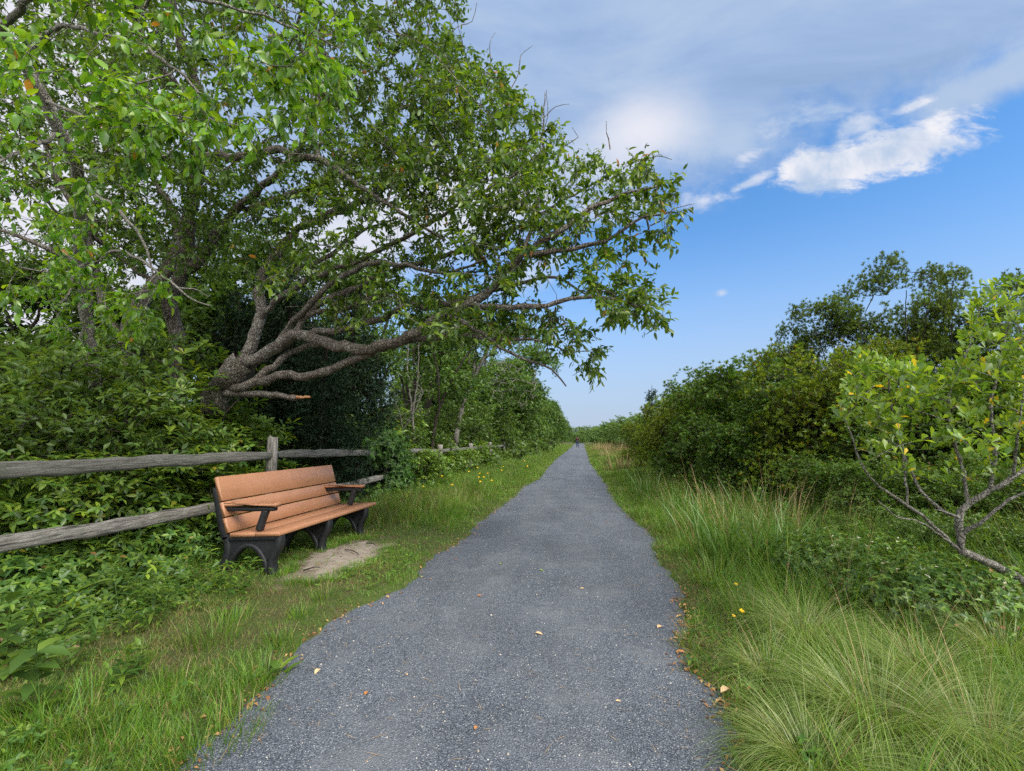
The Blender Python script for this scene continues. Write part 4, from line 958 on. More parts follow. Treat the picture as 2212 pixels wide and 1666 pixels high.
sapling('dead_shrub', 'bare grey thicket at the foot of the thin dark stems', 'dead shrub', [([(870, 950, 11.3), (865, 900, 11.3), (850, 860, 11.2)], .025, .01), ([(870, 930, 11.3), (900, 880, 11.2), (910, 840, 11.2)], .02, .01)],
        M_BARKPALE, None, 90, ([(820, 800), (920, 800), (930, 920), (840, 930)], 11.2, .5), rt=.004)
for limbs in ([([(182, 590, 5.65), (215, 552, 5.3), (185, 570, 5.0), (160, 588, 4.8), (152, 630, 4.7), (128, 655, 4.6)], .022, .008), ([(160, 588, 4.8), (100, 590, 4.7), (40, 575, 4.6)], .012, .005)],
              [([(184, 600, 5.7), (240, 545, 5.6), (300, 558, 5.4), (340, 588, 5.2), (385, 622, 5.0), (420, 650, 4.9), (455, 662, 4.8)], .022, .006), ([(385, 622, 5.0), (430, 628, 4.9), (450, 640, 4.85)], .012, .004), ([(340, 588, 5.2), (320, 615, 5.1), (318, 635, 5.1)], .01, .004)]):
    sk = Skel(900)
    for i, (pts, r0, r1) in enumerate(limbs): sk.limb([at(*p) - np.array(tree4.location) for p in pts], r0, r1, 0 if i else None, .08, .012)
    sk.radii(); wb = MB(); sk.wood(wb, .01, 7); o = wb.build('dead_branch', M_BARKPALE, tree4, True); o['label'] = 'bleached bare branch'

sapling('fallen_branch', 'grey fallen branch slanting down behind the top rail right of the tall post', 'fallen branch', [([(800, 1120, 7.6), (750, 1040, 7.4), (700, 985, 7.4), (660, 955, 7.5), (630, 935, 7.7), (600, 928, 7.9), (570, 930, 8)], .03, .008), ([(630, 935, 7.7), (620, 905, 7.8), (590, 890, 7.9)], .014, .004), ([(640, 942, 7.6), (665, 915, 7.7), (690, 905, 7.7)], .012, .004)], M_BARKPALE, None, 20, ([(560, 890), (690, 890), (690, 940), (560, 950)], 7.7, .2), rt=.003)

# ------------------------------------------------------------------ right side shrubs
G2 = 'dense shrubs along the right of the path'
RS = [(MYRT, 1640, 11.0, 780, 'dark glossy wax myrtle in the middle of the right hand thicket', 2.3, 1.0), (MYRT, 1535, 13.0, 800, 'dark wax myrtle just left of the highest part of the thicket', 2.3, 1.0),
      (OLIV, 1484, 15.5, 850, 'olive yellow shrub at the path end of the thicket', 2.0, .9), (OLIV, 1388, 24.0, 914, 'small yellowing shrub before the far dunes', 2.0, 1.1), (OLIV, 1440, 19.0, 908, 'yellowing shrub just right of the small one before the dunes', 2.0, 1.0),
      (MYRT, 1590, 9.6, 900, 'low dark myrtle at the front of the thicket behind dry grass', 2.3, 1.0), (OLIV, 1790, 8.6, 740, 'orange flecked shrub in front of the tall narrow leaf shrubs', 2.0, 1.0),
      (MYRT, 1710, 9.4, 830, 'dark myrtle between the orange flecked shrub and the glossy one', 2.3, .95), (OLIV, 1890, 8.2, 800, 'yellowing shrub behind the bright groundsel leaves', 2.0, 1.0),
      (MYRT, 1840, 7.6, 930, 'shadowy myrtle low behind the bare groundsel branches', 2.3, 1.0), (MYRT, 1990, 7.4, 830, 'dark myrtle behind the middle of the groundsel bush', 2.3, .95),
      (MYRT, 2120, 7.0, 780, 'dark myrtle behind the right part of the groundsel bush', 2.3, .95), (OLIV, 2230, 6.6, 800, 'yellowing shrub cut by the right edge', 2.0, 1.0), (MYRT, 2090, 5.4, 1010, 'low dark myrtle under the groundsel branches', 2.3, 1.0), (MYRT, 2260, 5.2, 1000, 'low myrtle at the right edge behind the groundsel stem', 2.3, 1.0),
      (MYRT, 1900, 6.0, 1000, 'dark low myrtle showing between the bare groundsel branches', 2.3, 1.15), (MYRT, 2020, 5.8, 985, 'dark low myrtle behind the fork of the groundsel stem', 2.3, 1.15), (MYRT, 1800, 6.8, 985, 'dark low myrtle left of the groundsel branches', 2.3, 1.1), (TALL, 1750, 13.5, 655, 'tall narrow leaf shrub at the left shoulder of the high clump', 4.65, .9), (TALL, 1850, 12.8, 625, 'tall narrow leaf shrub in the middle of the high clump', 4.65, .9),
      (TALL, 1950, 12.2, 540, 'tallest narrow leaf shrub standing against the blue sky', 4.65, .8), (TALL, 2060, 12.0, 570, 'tall narrow leaf shrub just right of the tallest one', 4.65, .8),
      (TALL, 2150, 11.5, 640, 'tall narrow leaf shrub behind the groundsel top', 4.65, .9), (TALL, 2235, 10.5, 585, 'tall narrow leaf shrub cut by the right edge', 4.65, .8),
      (MYRT, 1690, 15.0, 790, 'round myrtle below the left shoulder of the high clump', 2.3, 1.0)]
for pl, px, Z, top, lab, h0, wd in RS: put_px(pl, px, Z, top, lab, G2, h0, wd)
LR = 'low leafy shrubs between the thicket and the grass clumps'
for px, Z, top in [(1740, 6.6, 1090), (1840, 5.6, 1110), (1900, 5.9, 1050), (1960, 5.0, 1100), (2030, 5.6, 1050), (2110, 4.7, 1100), (2180, 5.3, 1040), (2230, 4.4, 1120), (2150, 4.2, 1230), (1790, 6.0, 1090), (1990, 6.4, 1010), (2130, 6.2, 990)]:
    put_px((UNDER, BRIGHT)[px % 3 == 0], px, Z, top, 'low green leafy shrub in front of the dark thicket on the right', LR, 1.5, 1.5)
FD = 'shrubs on the far dunes to the right of the path'
FARD = [(1300, 110, 928), (1318, 90, 926), (1335, 75, 922), (1362, 62, 916), (1388, 52, 910), (1410, 44, 904), (1432, 38, 898), (1420, 34, 920), (1455, 34, 896), (1470, 27, 884), (1515, 24, 850), (1565, 24, 825), (1446, 26, 912), (1330, 70, 912), (1345, 58, 908), (1310, 85, 918), (1290, 105, 924), (1375, 48, 900), (1402, 50, 894), (1285, 130, 928), (1252, 135, 936), (1262, 150, 930), (1240, 140, 934), (1330, 95, 915), (1610, 22, 810), (1700, 24, 800), (1465, 36, 866)]
for i, (px, Z, top) in enumerate(FARD):
    put_px(FARS, px, Z, top, 'pale green dune shrub on the rise right of the vanishing path', FD, 2.4, 1.1)
sapling('cedar_sapling', 'spindly dark cedar sapling sticking up above the dune shrubs', 'sapling', [([(1407, 925, 33), (1408, 832, 33)], .05, .012)], M_BARKDARK, M_CEDAR, 60, ([(1403, 834), (1411, 832), (1422, 890), (1394, 895)], 33, .25), .16)

for i, x in enumerate([-6, -3, 0, 3, 6, 9]): FARS.put(x, 168 + (i % 3) * 4, 'pale green dune shrub on the rise right of the vanishing path' if x > 1 else 'shrub closing the view where the path vanishes', FD, (2.0, 2.0, 1.7 + .2 * (i % 2)))
# the groundsel bush close by on the right
sk = Skel(); ZG = 3.2; gpt = at(2235, 1290, 3.5); g0 = np.array([gpt[0] + .1, gpt[1], gzf(gpt[0], gpt[1]) - .05])
sk.limb([g0, at(2215, 1262, 3.45), at(2160, 1228, 3.4), at(2100, 1200, 3.3), at(2074, 1190, 3.3)], .032, .026, None, .05, .004)
for pts, r0, r1 in [
    ([(2074, 1190, 3.3), (2076, 1160, 3.3), (2072, 1118, 3.3), (2090, 1090, 3.3), (2140, 1060, 3.25), (2190, 1030, 3.2), (2230, 1000, 3.2)], .024, .012),
    ([(2072, 1186, 3.3), (2052, 1170, 3.3), (2000, 1120, 3.25), (1960, 1092, 3.2), (1900, 1050, 3.15), (1870, 1020, 3.1), (1850, 975, 3.1), (1835, 930, 3.1)], .013, .005),
    ([(1960, 1092, 3.2), (1955, 1020, 3.2), (1940, 950, 3.2), (1900, 900, 3.2)], .008, .004),
    ([(2060, 1178, 3.3), (1990, 1130, 3.1), (1935, 1115, 3.0), (1895, 1080, 2.95)], .008, .003),
    ([(2072, 1118, 3.3), (2040, 1105, 3.3), (1990, 1060, 3.35), (1960, 1000, 3.4), (1930, 900, 3.4), (1920, 820, 3.4)], .012, .005),
    ([(2090, 1090, 3.3), (2080, 1020, 3.35), (2060, 940, 3.4), (2050, 850, 3.4), (2090, 760, 3.4), (2120, 650, 3.4)], .012, .005),
    ([(2140, 1060, 3.25), (2150, 970, 3.2), (2140, 880, 3.2), (2160, 780, 3.2), (2180, 690, 3.2)], .012, .005),
    ([(2080, 1150, 3.3), (2130, 1120, 3.2), (2180, 1080, 3.15), (2220, 1060, 3.1)], .014, .008), ([(2190, 1030, 3.2), (2200, 930, 3.1), (2215, 820, 3.1)], .01, .005),
    ([(2072, 1118, 3.3), (2045, 1108, 3.25), (2020, 1100, 3.2)], .006, .003)]:
    sk.limb([at(*p) for p in pts], r0, r1, 0, .05, .007)
dg = lambda x, y, n: 3.3 + rng.normal(size=n) * .34
TG = [crown_pts(150, [(1800, 900), (1840, 780), (1900, 760), (1960, 780), (2010, 790), (2000, 880), (1960, 930), (1880, 930)], dg),
      crown_pts(270, [(1990, 850), (2080, 740), (2100, 640), (2140, 590), (2260, 620), (2330, 700), (2330, 960), (2200, 960), (2040, 950)], dg),
      crown_pts(70, [(1850, 950), (2000, 940), (2200, 960), (2250, 1060), (2100, 1040), (1960, 1050), (1900, 1030)], dg)]
tips = sk.grow(np.concatenate(TG), .07, .008); sk.radii(.0016, .42)
gs = thing('groundsel_bush', 'bright green groundsel bush with bare crooked stems at the right edge', 'bush', tuple(g0))
wb, lb = MB(), MB(); sk.wood(wb, .008, 7, .07, 4)
P, D = sk.P[tips], sk.D[tips]; Pn = np.concatenate([P, P - D * .05, P - D * .11]); A = unit(np.concatenate([D] * 3) * .6 + [0, 0, .8])
whorls(lb, Pn, A, 3, .85, .07, .031, 'spoon', .4, .1)
wb.V = [v - g0 for v in wb.V]; lb.V = [v - g0 for v in lb.V]
wb.build('stems', M_BARKPALE, gs, True); lb.build('foliage', M_GROUNDSEL, gs)

# ------------------------------------------------------------------ grass and low growth
def strip_pts(n, e0, e1, y0, y1, side, powr=1.0):
    """points at a distance e0..e1 outside the path edge, denser towards the camera"""
    y = y0 * (y1 / y0) ** (rng.uniform(0, 1, n) ** powr); e = rng.uniform(e0, e1, n)
    x = xl(y) - e if side < 0 else xr(y) + e
    return x, y, e


def not_sand(x, y):
    d = np.hypot((x + 2.77) / .44, (y - 5.33) / 1.0) + .25 * wob(x * 4, y * 4); p = np.where(in_poly(x, y, SPOLY), .10, .35)
    return (rng.uniform(size=len(x)) < np.where(d < 1.15, p, 1))
def clumpy(x, y, k=2.2, sh=0.0): return wob(x * k + 7 + sh, y * k + 3)
def lay(mb, x, y, L, W, lean, bend, segs=3, mi=0):
    z = gz(x, y) - .01; n = len(x)
    blades(mb, np.stack([x, y, z], 1), L, W, rng.uniform(0, 6.28, n), lean, bend, segs, mi)


dist = lambda x, y: np.sqrt(x * x + y * y)
wd = lambda x, y, w: np.maximum(w, dist(x, y) * .00085)
gr = MB(); dr = MB()
for side, e1, n in ((-1, 2.7, 140000), (1, 4.0, 125000)):
    x, y, e = strip_pts(n, -.03, e1, 1.1, 12, side); c = clumpy(x, y)
    k = not_sand(x, y) & (rng.uniform(size=n) < .8 + .6 * c); x, y, e, c = x[k], y[k], e[k], c[k]; m_ = len(x)
    bench_zone = (side < 0) & (y > 3.4) & (y < 7.4)
    near_left = (side < 0) & (y <= 7.4)
    tall = np.where(near_left, sstep(e, 1.7, 2.5) * .16, np.where(side > 0, sstep(e, -.05, .5) * .10 + sstep(e, .3, 1.3) * (.14 + .36 * sstep(y, 3.8, 6)), sstep(e, .25, 1.1) * .46 * sstep(y, 6.8, 8.5)))
    L = (.042 + .065 * rng.uniform(size=m_) ** 1.6 + .10 * np.maximum(0, c) ** 1.3 + tall * rng.uniform(.25, 1, m_)); L = L * (1 - .15 * bench_zone) * np.where(near_left, .8, 1)
    dry = rng.uniform(size=m_) < np.clip(np.where(side < 0, .38 + .22 * (y < 5), .06) * (1 + 1.6 * clumpy(x, y, 1.3, 40)) * sstep(e, .12, .6) + .04, 0, .85)
    for mb_, q in ((gr, ~dry), (dr, dry)):
        k2 = rng.uniform(size=q.sum()) < (1 if mb_ is gr else .8)
        q = np.nonzero(q)[0][k2]; lay(mb_, x[q], y[q], L[q] * (1 if mb_ is gr else .75), wd(x[q], y[q], .004), rng.uniform(0, .9, len(q)) ** 1.2, rng.uniform(.1, 1.5, len(q)))
    for y0, y1, n2, hh in ((12, 30, 46000, .34), (30, 95, 30000, .34)):
        x, y, e = strip_pts(n2, -.05, 3.2 if side < 0 else 5, y0, y1, side); c = clumpy(x, y)
        L = .05 + .06 * rng.uniform(size=n2) + .08 * np.maximum(0, c) + hh * sstep(e, .3, 1.4) * rng.uniform(.25, 1, n2)
        dry = rng.uniform(size=n2) < (.10 if side < 0 else .10 + .3 * sstep(y, 22, 60))
        for mb_, q in ((gr, ~dry), (dr, dry)): lay(mb_, x[q], y[q], L[q], wd(x[q], y[q], .006), rng.uniform(0, .6, q.sum()), rng.uniform(.1, 1.0, q.sum()), 2)
# taller tufts inside the verge
def tufts(mb, C, n, R, L, W, lean, bend, segs=4):
    for cx, cy, s_ in C:
        m_ = int(n * s_); a_ = rng.uniform(0, 6.28, m_); r_ = R * s_ * np.sqrt(rng.uniform(size=m_))
        x, y = cx + r_ * np.cos(a_), cy + r_ * np.sin(a_); az = a_ + rng.normal(size=m_) * .5
        blades(mb, np.stack([x, y, gz(x, y) - .01], 1), L * s_ * rng.uniform(.5, 1.15, m_), W, az, rng.uniform(0, lean, m_), bend * rng.uniform(.3, 1.3, m_), segs)
tc = []
for px, py, s_ in [(450, 1400, 1.1), (500, 1350, .8), (350, 1500, .7), (520, 1560, .8), (610, 1400, .7), (150, 1600, 1.1), (240, 1620, .8), (60, 1560, .9), (700, 1300, .7), (560, 1470, .8), (480, 1600, .9), (420, 1640, .8), (300, 1440, .6), (200, 1500, .6), (650, 1340, .6),
                   (900, 1100, 1.), (980, 1070, 1.), (940, 1130, .9), (1040, 1050, 1), (880, 1060, 1.1), (1100, 1035, 1.0), (1000, 1105, .8), (860, 1130, .9)]:
    g = ground_at(px, py); tc.append((g[0], g[1], s_))
for i in range(70):
    k = rng.integers(len(SPOLY)); g = np.array(SPOLY[k]) * (f_ := rng.uniform()) + np.array(SPOLY[k - 1]) * (1 - f_) + rng.normal(size=2) * .05; tc.append((g[0], g[1], rng.uniform(.25, .5)))
tufts(gr, tc, 120, .16, .24, .0045, .35, .9)
tc = []
for i in range(150):
    y = 1.8 * (40 / 1.8) ** rng.uniform(); e = rng.uniform(.25, 2.6); s_ = rng.uniform(.6, 1.3) * (1 + .02 * y)
    tc.append((xr(y) + e, y, s_))
tufts(gr, tc, 70, .14, .30, .005, .35, .9)
tc = []
for i in range(170):
    y = 7.0 * (34 / 7.0) ** rng.uniform(); tc.append((xl(y) - rng.uniform(.35, 2.6), y, rng.uniform(.6, 1.25)))
tufts(gr, tc, 60, .17, .40, .0055, .3, .9)
tc = []
for i in range(90):
    px, Z = rng.uniform(1560, 2260), rng.uniform(3.6, 7.0); p = at(px, 948, Z)
    if p[0] > xr(p[1]) + .8: tc.append((p[0], p[1], rng.uniform(.6, 1.3)))
tufts(gr, tc, 46, .16, .55, .0055, .3, 1.0, 5)
tufts(dr, tc[:26], 12, .2, .8, .004, .25, .9, 5)
tc = []
for i in range(34):
    g = ground_at(rng.uniform(1620, 2230), rng.uniform(1330, 1680)); tc.append((g[0], g[1], rng.uniform(.5, 1.0)))
tufts(gr, tc, 40, .12, .38, .0055, .5, 1.2, 5)
kind(gr.build('grass', M_GRASS), 'stuff'); kind(dr.build('dry_grass', M_DRYGRASS), 'stuff')

# small broad leaved ground cover
gc = MB()
for side, e1, n in ((-1, 2.6, 5200), (1, 3.4, 3600)):
    x, y, e = strip_pts(n, .12, e1, 1.4, 20, side); c = clumpy(x, y, 1.7, 90); k = not_sand(x, y) & (c > -.02); x, y, e = x[k], y[k], e[k]
    z = gz(x, y) + rng.uniform(.02, .10, len(x)) + .10 * sstep(e, 1.0, 2.4) * rng.uniform(size=len(x))
    whorls(gc, np.stack([x, y, z], 1), rand_dir(len(x)) * .35 + np.array([0, 0, 1]), 4, .15, .036, .018, 'broad')
# creeping cover along the fence foot
x = FX + rng.uniform(-.7, 1.0, 5200); y = 1.6 * (26 / 1.6) ** rng.uniform(size=5200); k = ~((x > -4.05) & (y > 4.3) & (y < 7.1) & (rng.uniform(size=5200) < .8)) & not_sand(x, y); x, y = x[k], y[k]
z = gz(x, y) + rng.uniform(.03, .42, len(x)) * sstep(-x, 3.3, 4.2)
whorls(gc, np.stack([x, y, z], 1), rand_dir(len(x)) * .5 + np.array([.4, -.2, 1]), 5, .05, .068, .03, 'broad')
kind(gc.build('ground_cover', M_CLOVER), 'stuff')

# litter along the path edges and specks of stone and straw on the path
lt = MB()
for side in (-1, 1):
    n = 2800 if side > 0 else 900; y = 1.5 * (22 / 1.5) ** rng.uniform(size=n); e = rng.normal(size=n) * .05 + .02; x = xl(y) - e if side < 0 else xr(y) + e
    k = rng.uniform(size=n) < .35 + .6 * clumpy(x, y, 1.5, 5); x, y, e = x[k], y[k], e[k]
    z = np.maximum(gz(x, y), path_z(x, y)) + .006 + .01 * rng.uniform(size=len(x))
    q = rng.uniform(.4, 1.1, len(x)); d = rand_dir(len(x)) * [1, 1, .15]
    leaves(lt, np.stack([x, y, z], 1), d, rand_dir(len(x)) * .4 + np.array([0, 0, 1]), .04 * q, .02 * q, 'kite', .3)
x, y = sc_[0] + rng.normal(size=150) * .3, sc_[1] + rng.normal(size=150) * .6
leaves(lt, np.stack([x, y, gz(x, y) + .012], 1), rand_dir(150) * [1, 1, .1], rand_dir(150) * .3 + np.array([0, 0, 1]), rng.uniform(.015, .07, 150), rng.uniform(.004, .012, 150), 'kite', .15)
kind(lt.build('leaf_litter', M_LITTER), 'stuff')
sw = MB(); n = 420; y = 1.8 * (16 / 1.8) ** rng.uniform(size=n); u = rng.uniform(size=n); u = np.where(rng.uniform(size=n) < .6, np.where(u < .5, u * .3, 1 - (1 - u) * .3), u); x = xl(y) + (xr(y) - xl(y)) * u
leaves(sw, np.stack([x, y, path_z(x, y) + .006], 1), rand_dir(n) * [1, 1, .03], np.tile([0, 0, 1.], (n, 1)), rng.uniform(.03, .14, n), .0028, 'kite', .02)
x, y, e = strip_pts(1500, -.03, .5, 1.6, 9, 1); leaves(sw, np.stack([x, y, gz(x, y) + .02], 1), rand_dir(1500) * [1, 1, .2], np.tile([0, 0, 1.], (1500, 1)), rng.uniform(.05, .2, 1500), .003, 'kite', .1)
kind(sw.build('straw', M_STRAW), 'stuff')
pb = MB(); n = 1100; y = 1.8 * (14 / 1.8) ** rng.uniform(size=n); x = xl(y) + (xr(y) - xl(y)) * rng.uniform(.02, .98, n); r = rng.gamma(3, .0007, n) + .0018
oc = np.array([(1, 0, 0), (0, 1, 0), (-1, 0, 0), (0, -1, 0), (0, 0, .75), (0, 0, -.75)]); T8 = np.array([(0, 1, 4), (1, 2, 4), (2, 3, 4), (3, 0, 4), (1, 0, 5), (2, 1, 5), (3, 2, 5), (0, 3, 5)])
V = np.stack([x, y, path_z(x, y) + r * .3], 1)[:, None] + oc[None] * r[:, None, None] * rng.uniform(.7, 1.3, (n, 6, 1)); pb.add(V, (np.arange(n)[:, None, None] * 6 + T8).reshape(-1, 3))
kind(pb.build('gravel', M_PEBBLE, smooth=True), 'stuff')

# weeping grass clumps on the right
LG = [(1740, 1400, 1.0, 'arching pale grass clump in front of the honeysuckle'), (1660, 1480, .62, 'small arching grass clump close to the path'), (1900, 1600, 1.08, 'largest arching grass clump near the bottom edge'), (2000, 1500, .9, 'arching grass clump left of the bare groundsel stem'),
      (2130, 1660, 1.0, 'arching grass clump in the bottom right corner'), (1760, 1690, .8, 'arching grass clump cut by the bottom edge beside the path'), (2170, 1450, .85, 'arching grass clump at the right edge under the groundsel stem')]
for px, py, s_, lab in LG:
    g = ground_at(px, py); gg = np.array([g[0], g[1], gzf(g[0], g[1])]); m1 = MB(); n = int(2500 * s_)
    a_ = rng.uniform(0, 6.28, n); r_ = .13 * s_ * np.sqrt(rng.uniform(size=n)); b_ = np.stack([r_ * np.cos(a_), r_ * np.sin(a_), np.full(n, -.02)], 1)
    L = s_ * .62 * rng.uniform(.3, 1.15, n); az = a_ + rng.normal(size=n) * .45 + .0
    blades(m1, b_, L, .0031, az, np.abs(rng.normal(size=n)) * .42 + .12, rng.uniform(1.3, 2.9, n), 7)
    t_ = thing('weeping_grass', lab, 'grass clump', tuple(gg), 'arching grass clumps right of the path'); m1.build('blades', M_LOVE, t_)
    m1 = MB(); n = 12; a_ = rng.uniform(0, 6.28, n); blades(m1, np.stack([np.cos(a_) * .06, np.sin(a_) * .06, 0 * a_], 1), s_ * rng.uniform(.45, .75, n), .003, a_, rng.uniform(.1, .5, n), rng.uniform(.4, 1.2, n), 6)
    m1.build('dry_stalk', M_STRAW, t_)['kind'] = 'stuff'

# reeds and dry stalks in front of the dark shrubs
for px, py, s_, lab in [(1560, 1215, 1.0, 'clump of broad bladed reeds beside the path'), (1630, 1240, 1.05, 'clump of broad bladed reeds in front of the dark myrtle'), (1690, 1225, .9, 'clump of blue green reeds right of the dry stalks'), (1475, 1130, .9, 'clump of reeds farther along the path edge'), (1395, 1075, 1.0, 'reed clump at the foot of the olive shrub'), (1755, 1255, .7, 'small reed clump left of the honeysuckle'), (1510, 1165, .8, 'reed clump between the path bend and the leafy weeds'), (1600, 1130, .9, 'reed clump right at the foot of the dark myrtle'), (260, 1255, .55, 'broad bladed grass clump under the pale lower rail'), (330, 1225, .5, 'broad bladed grass clump left of the near bench support'), (130, 1300, .55, 'broad bladed grass clump near the left edge')]:
    g = ground_at(px, py); gg = np.array([g[0], g[1], gzf(g[0], g[1])]); m1 = MB(); n = int(95 * s_); a_ = rng.uniform(0, 6.28, n); r_ = .36 * np.sqrt(rng.uniform(size=n))
    blades(m1, np.stack([r_ * np.cos(a_), r_ * np.sin(a_), 0 * a_], 1), s_ * .78 * rng.uniform(.45, 1.2, n), .018, a_ + rng.normal(size=n), rng.uniform(0, .4, n), rng.uniform(.2, 1.1, n), 5)
    t_ = tag(m1.build('reed_clump', M_REED, loc=gg), lab, 'reeds', 'clumps of broad bladed grass')
for px, py, s_, lab in [(1590, 1180, 1.35, 'dry tan grass stalks against the dark thicket'), (1690, 1190, 1.3, 'dry tan stalks curving over beside the leafy weed'), (1460, 1100, .9, 'dry tan stalks along the far verge'), (1345, 1020, 1.3, 'dry tan grass at the foot of the dune shrubs'), (1935, 1330, .6, 'dry upright stalks behind the largest grass clump'), (1312, 990, 1.2, 'pale dry grass on the bank right of the far path'), (1330, 982, 1.6, 'pale dry grass at the foot of the far dune'), (1300, 975, 1.6, 'pale dry grass beside the vanishing path'), (1420, 1060, .9, 'dry tan stalks below the yellowing shrubs')]:
    g = ground_at(px, py); gg = np.array([g[0], g[1], gzf(g[0], g[1])]); m1 = MB(); n = int(60 * max(1, s_ * s_)); a_ = rng.uniform(0, 6.28, n); r_ = .45 * max(1, s_ ** 2) * np.sqrt(rng.uniform(size=n))
    blades(m1, np.stack([r_ * np.cos(a_), r_ * np.sin(a_), 0 * a_], 1), s_ * .75 * rng.uniform(.5, 1.2, n), .006 if py > 1040 else .02, a_, rng.uniform(0, .3, n), rng.uniform(.1, 1.3, n), 5)
    tag(m1.build('dry_stalks', M_STRAW, loc=gg), lab, 'dry grass', 'tufts of dry stalks on the right verge')


def leafy_weed(name, label, px, py, h, n, L, W, m_, kind_='broad', group=None, K=3, elev=.3, lean=.1):
    g = ground_at(px, py); gg = np.array([g[0], g[1], gzf(g[0], g[1])]); wb, lb = MB(), MB(); a_ = rng.uniform(0, 6.28)
    top = np.array([cos(a_) * h * lean, sin(a_) * h * lean, h]); f = np.linspace(.08, 1, n)[:, None]; P = top * f + rng.normal(size=(n, 3)) * .006
    sk = Skel(200); sk.limb([(0, 0, -.02), top * .5, top], max(.002, h * .004), .0015, None, .04, .003); sk.radii(); sk.wood(wb, 1)
    whorls(lb, P, np.tile([0, 0, 1.], (n, 1)), K, elev, L, W, kind_, .3, .35)
    t_ = thing(name, label, 'weed', tuple(gg), group); wb.build('stem', M_UNDER, t_, True); lb.build('foliage', m_, t_); return t_


leafy_weed('leafy_weed', 'tall thin leafy weed standing in front of the dark thicket', 1655, 1170, 1.15, 22, .06, .022, M_CLOVER, 'broad', None, 3, .4)
leafy_weed('plantain', 'broad leaved plantain at the left path edge', 604, 1455, .06, 2, .15, .055, M_CREEPER, 'broad', None, 5, .45)
leafy_weed('small_weed', 'tiny green weed growing out of the gravel', 1442, 1326, .03, 2, .05, .018, M_CLOVER, 'broad', None, 6, .3)
leafy_weed('small_weed', 'tiny green weed at the right path edge', 1497, 1447, .05, 2, .06, .018, M_CLOVER, 'broad', None, 6, .4)
leafy_weed('pokeweed', 'big leaved weed in the bottom left corner', 60, 1560, .32, 5, .17, .08, M_UNDER, 'broad', None, 4, .2)
leafy_weed('pokeweed', 'big leaved weed behind the bottom left tuft', 10, 1470, .4, 5, .16, .07, M_UNDER, 'broad', None, 4, .2)
for px, py, h, lab in [(270, 1240, .5, 'broad grass like weed below the lower rail'), (300, 1260, .45, 'broad bladed weed left of the bench foot'), (420, 1270, .38, 'leafy weed just left of the near bench support'), (350, 1330, .3, 'pale leafy weed in front of the bench end'), (480, 1340, .3, 'leafy weed in the grass between bench and path'),
                       (160, 1300, .45, 'leafy weed at the foot of the lower rail'), (80, 1330, .5, 'leafy weed near the left edge'), (260, 1500, .2, 'small round leaved weed in the thin grass'), (520, 1290, .3, 'leafy weed in front of the near bench arch'), (700, 1180, .3, 'leafy weed at the middle bench support'), (775, 1150, .22, 'leafy weed at the far bench support')]:
    leafy_weed('leafy_weed', lab, px, py, h, 9, .10, .03, M_CREEPER if px % 20 else M_CLOVER, 'broad', 'weeds round the bench', 3, .35, .25)
WL = 'leafy weeds growing thickly along the fence foot'
for i in range(46):
    y = 1.7 + 2.5 * rng.uniform() ** .8 if i < 30 else rng.uniform(7.5, 15); x = rng.uniform(-4.25, -3.0) if y < 4.2 else rng.uniform(-4.25, -3.2) * 1 if y < 4.2 else rng.uniform(-4.2, -2.9)
    q = ground_px(x, y)
    leafy_weed('leafy_weed', 'green leafy weed in the thick growth at the fence foot', q[0], q[1], rng.uniform(.22, .5), rng.integers(8, 14), rng.uniform(.07, .12), .028, (M_CREEPER, M_CLOVER, M_UNDER)[i % 3], 'broad', WL, 3, .35, rng.uniform(.1, .5))
for i in range(34):
    y = rng.uniform(1.9, 4.3) if i < 16 else rng.uniform(7.4, 15); x = xl(y) - rng.uniform(.7, 2.0); q = ground_px(x, y)
    leafy_weed('leafy_weed', 'small weed standing in the grass between path and fence', q[0], q[1], rng.uniform(.12, .28) * (1 if i < 16 else 1.9), rng.integers(5, 11), rng.uniform(.045, .09), .024, (M_CREEPER, M_CLOVER, M_UNDER)[i % 3], 'broad', 'small weeds in the left verge', 3, .4, rng.uniform(.1, .5))
WR = 'leafy weeds on the right verge'
for i in range(44):
    y = 4.6 * (16 / 4.6) ** rng.uniform(); x = xr(y) + rng.uniform(.7, 3.2)
    q = ground_px(x, y)
    leafy_weed('leafy_weed', 'upright green weed in the tall grass before the right hand thicket', q[0], q[1], rng.uniform(.35, .75), rng.integers(9, 16), rng.uniform(.06, .10), .022, (M_CLOVER, M_UNDER, M_REED)[i % 3], 'broad', WR, 3, .6, rng.uniform(.05, .3))
# low honeysuckle with cream flowers
for px, py, s_, lab in [(1850, 1290, 1.0, 'low honeysuckle with small cream flowers behind the grass clumps'), (1960, 1340, .9, 'low honeysuckle right of the flowering one'), (2080, 1380, 1.0, 'low honeysuckle under the bare groundsel stem'), (1780, 1260, .8, 'low honeysuckle beside the reeds')]:
    g = ground_at(px, py); gg = np.array([g[0], g[1], gzf(g[0], g[1])]); P, A = lobe_pts(int(520 * s_), [(0, 0, .15, .55, .5, .3), (.3, .2, .2, .4, .4, .3), (-.3, .1, .15, .4, .4, .25)], .4); lb, fb, wb = MB(), MB(), MB()
    whorls(lb, P, A, 5, .2, .042, .021, 'broad'); k = P[:, 2] > .3; whorls(fb, P[k][:9] + [0, 0, .02], A[k][:9], 5, .5, .022, .009, 'kite')
    for i in range(9): blades(wb, np.zeros((3, 3)), rng.uniform(.4, .6, 3), .006, rng.uniform(0, 6.28, 3), .4, .4, 4)
    t_ = thing('honeysuckle', lab, 'shrub', tuple(gg), 'low honeysuckle on the right verge'); wb.build('stems', M_BARKDARK, t_); lb.build('foliage', M_CLOVER, t_); fb.build('blossom', M_WHITEFL, t_)

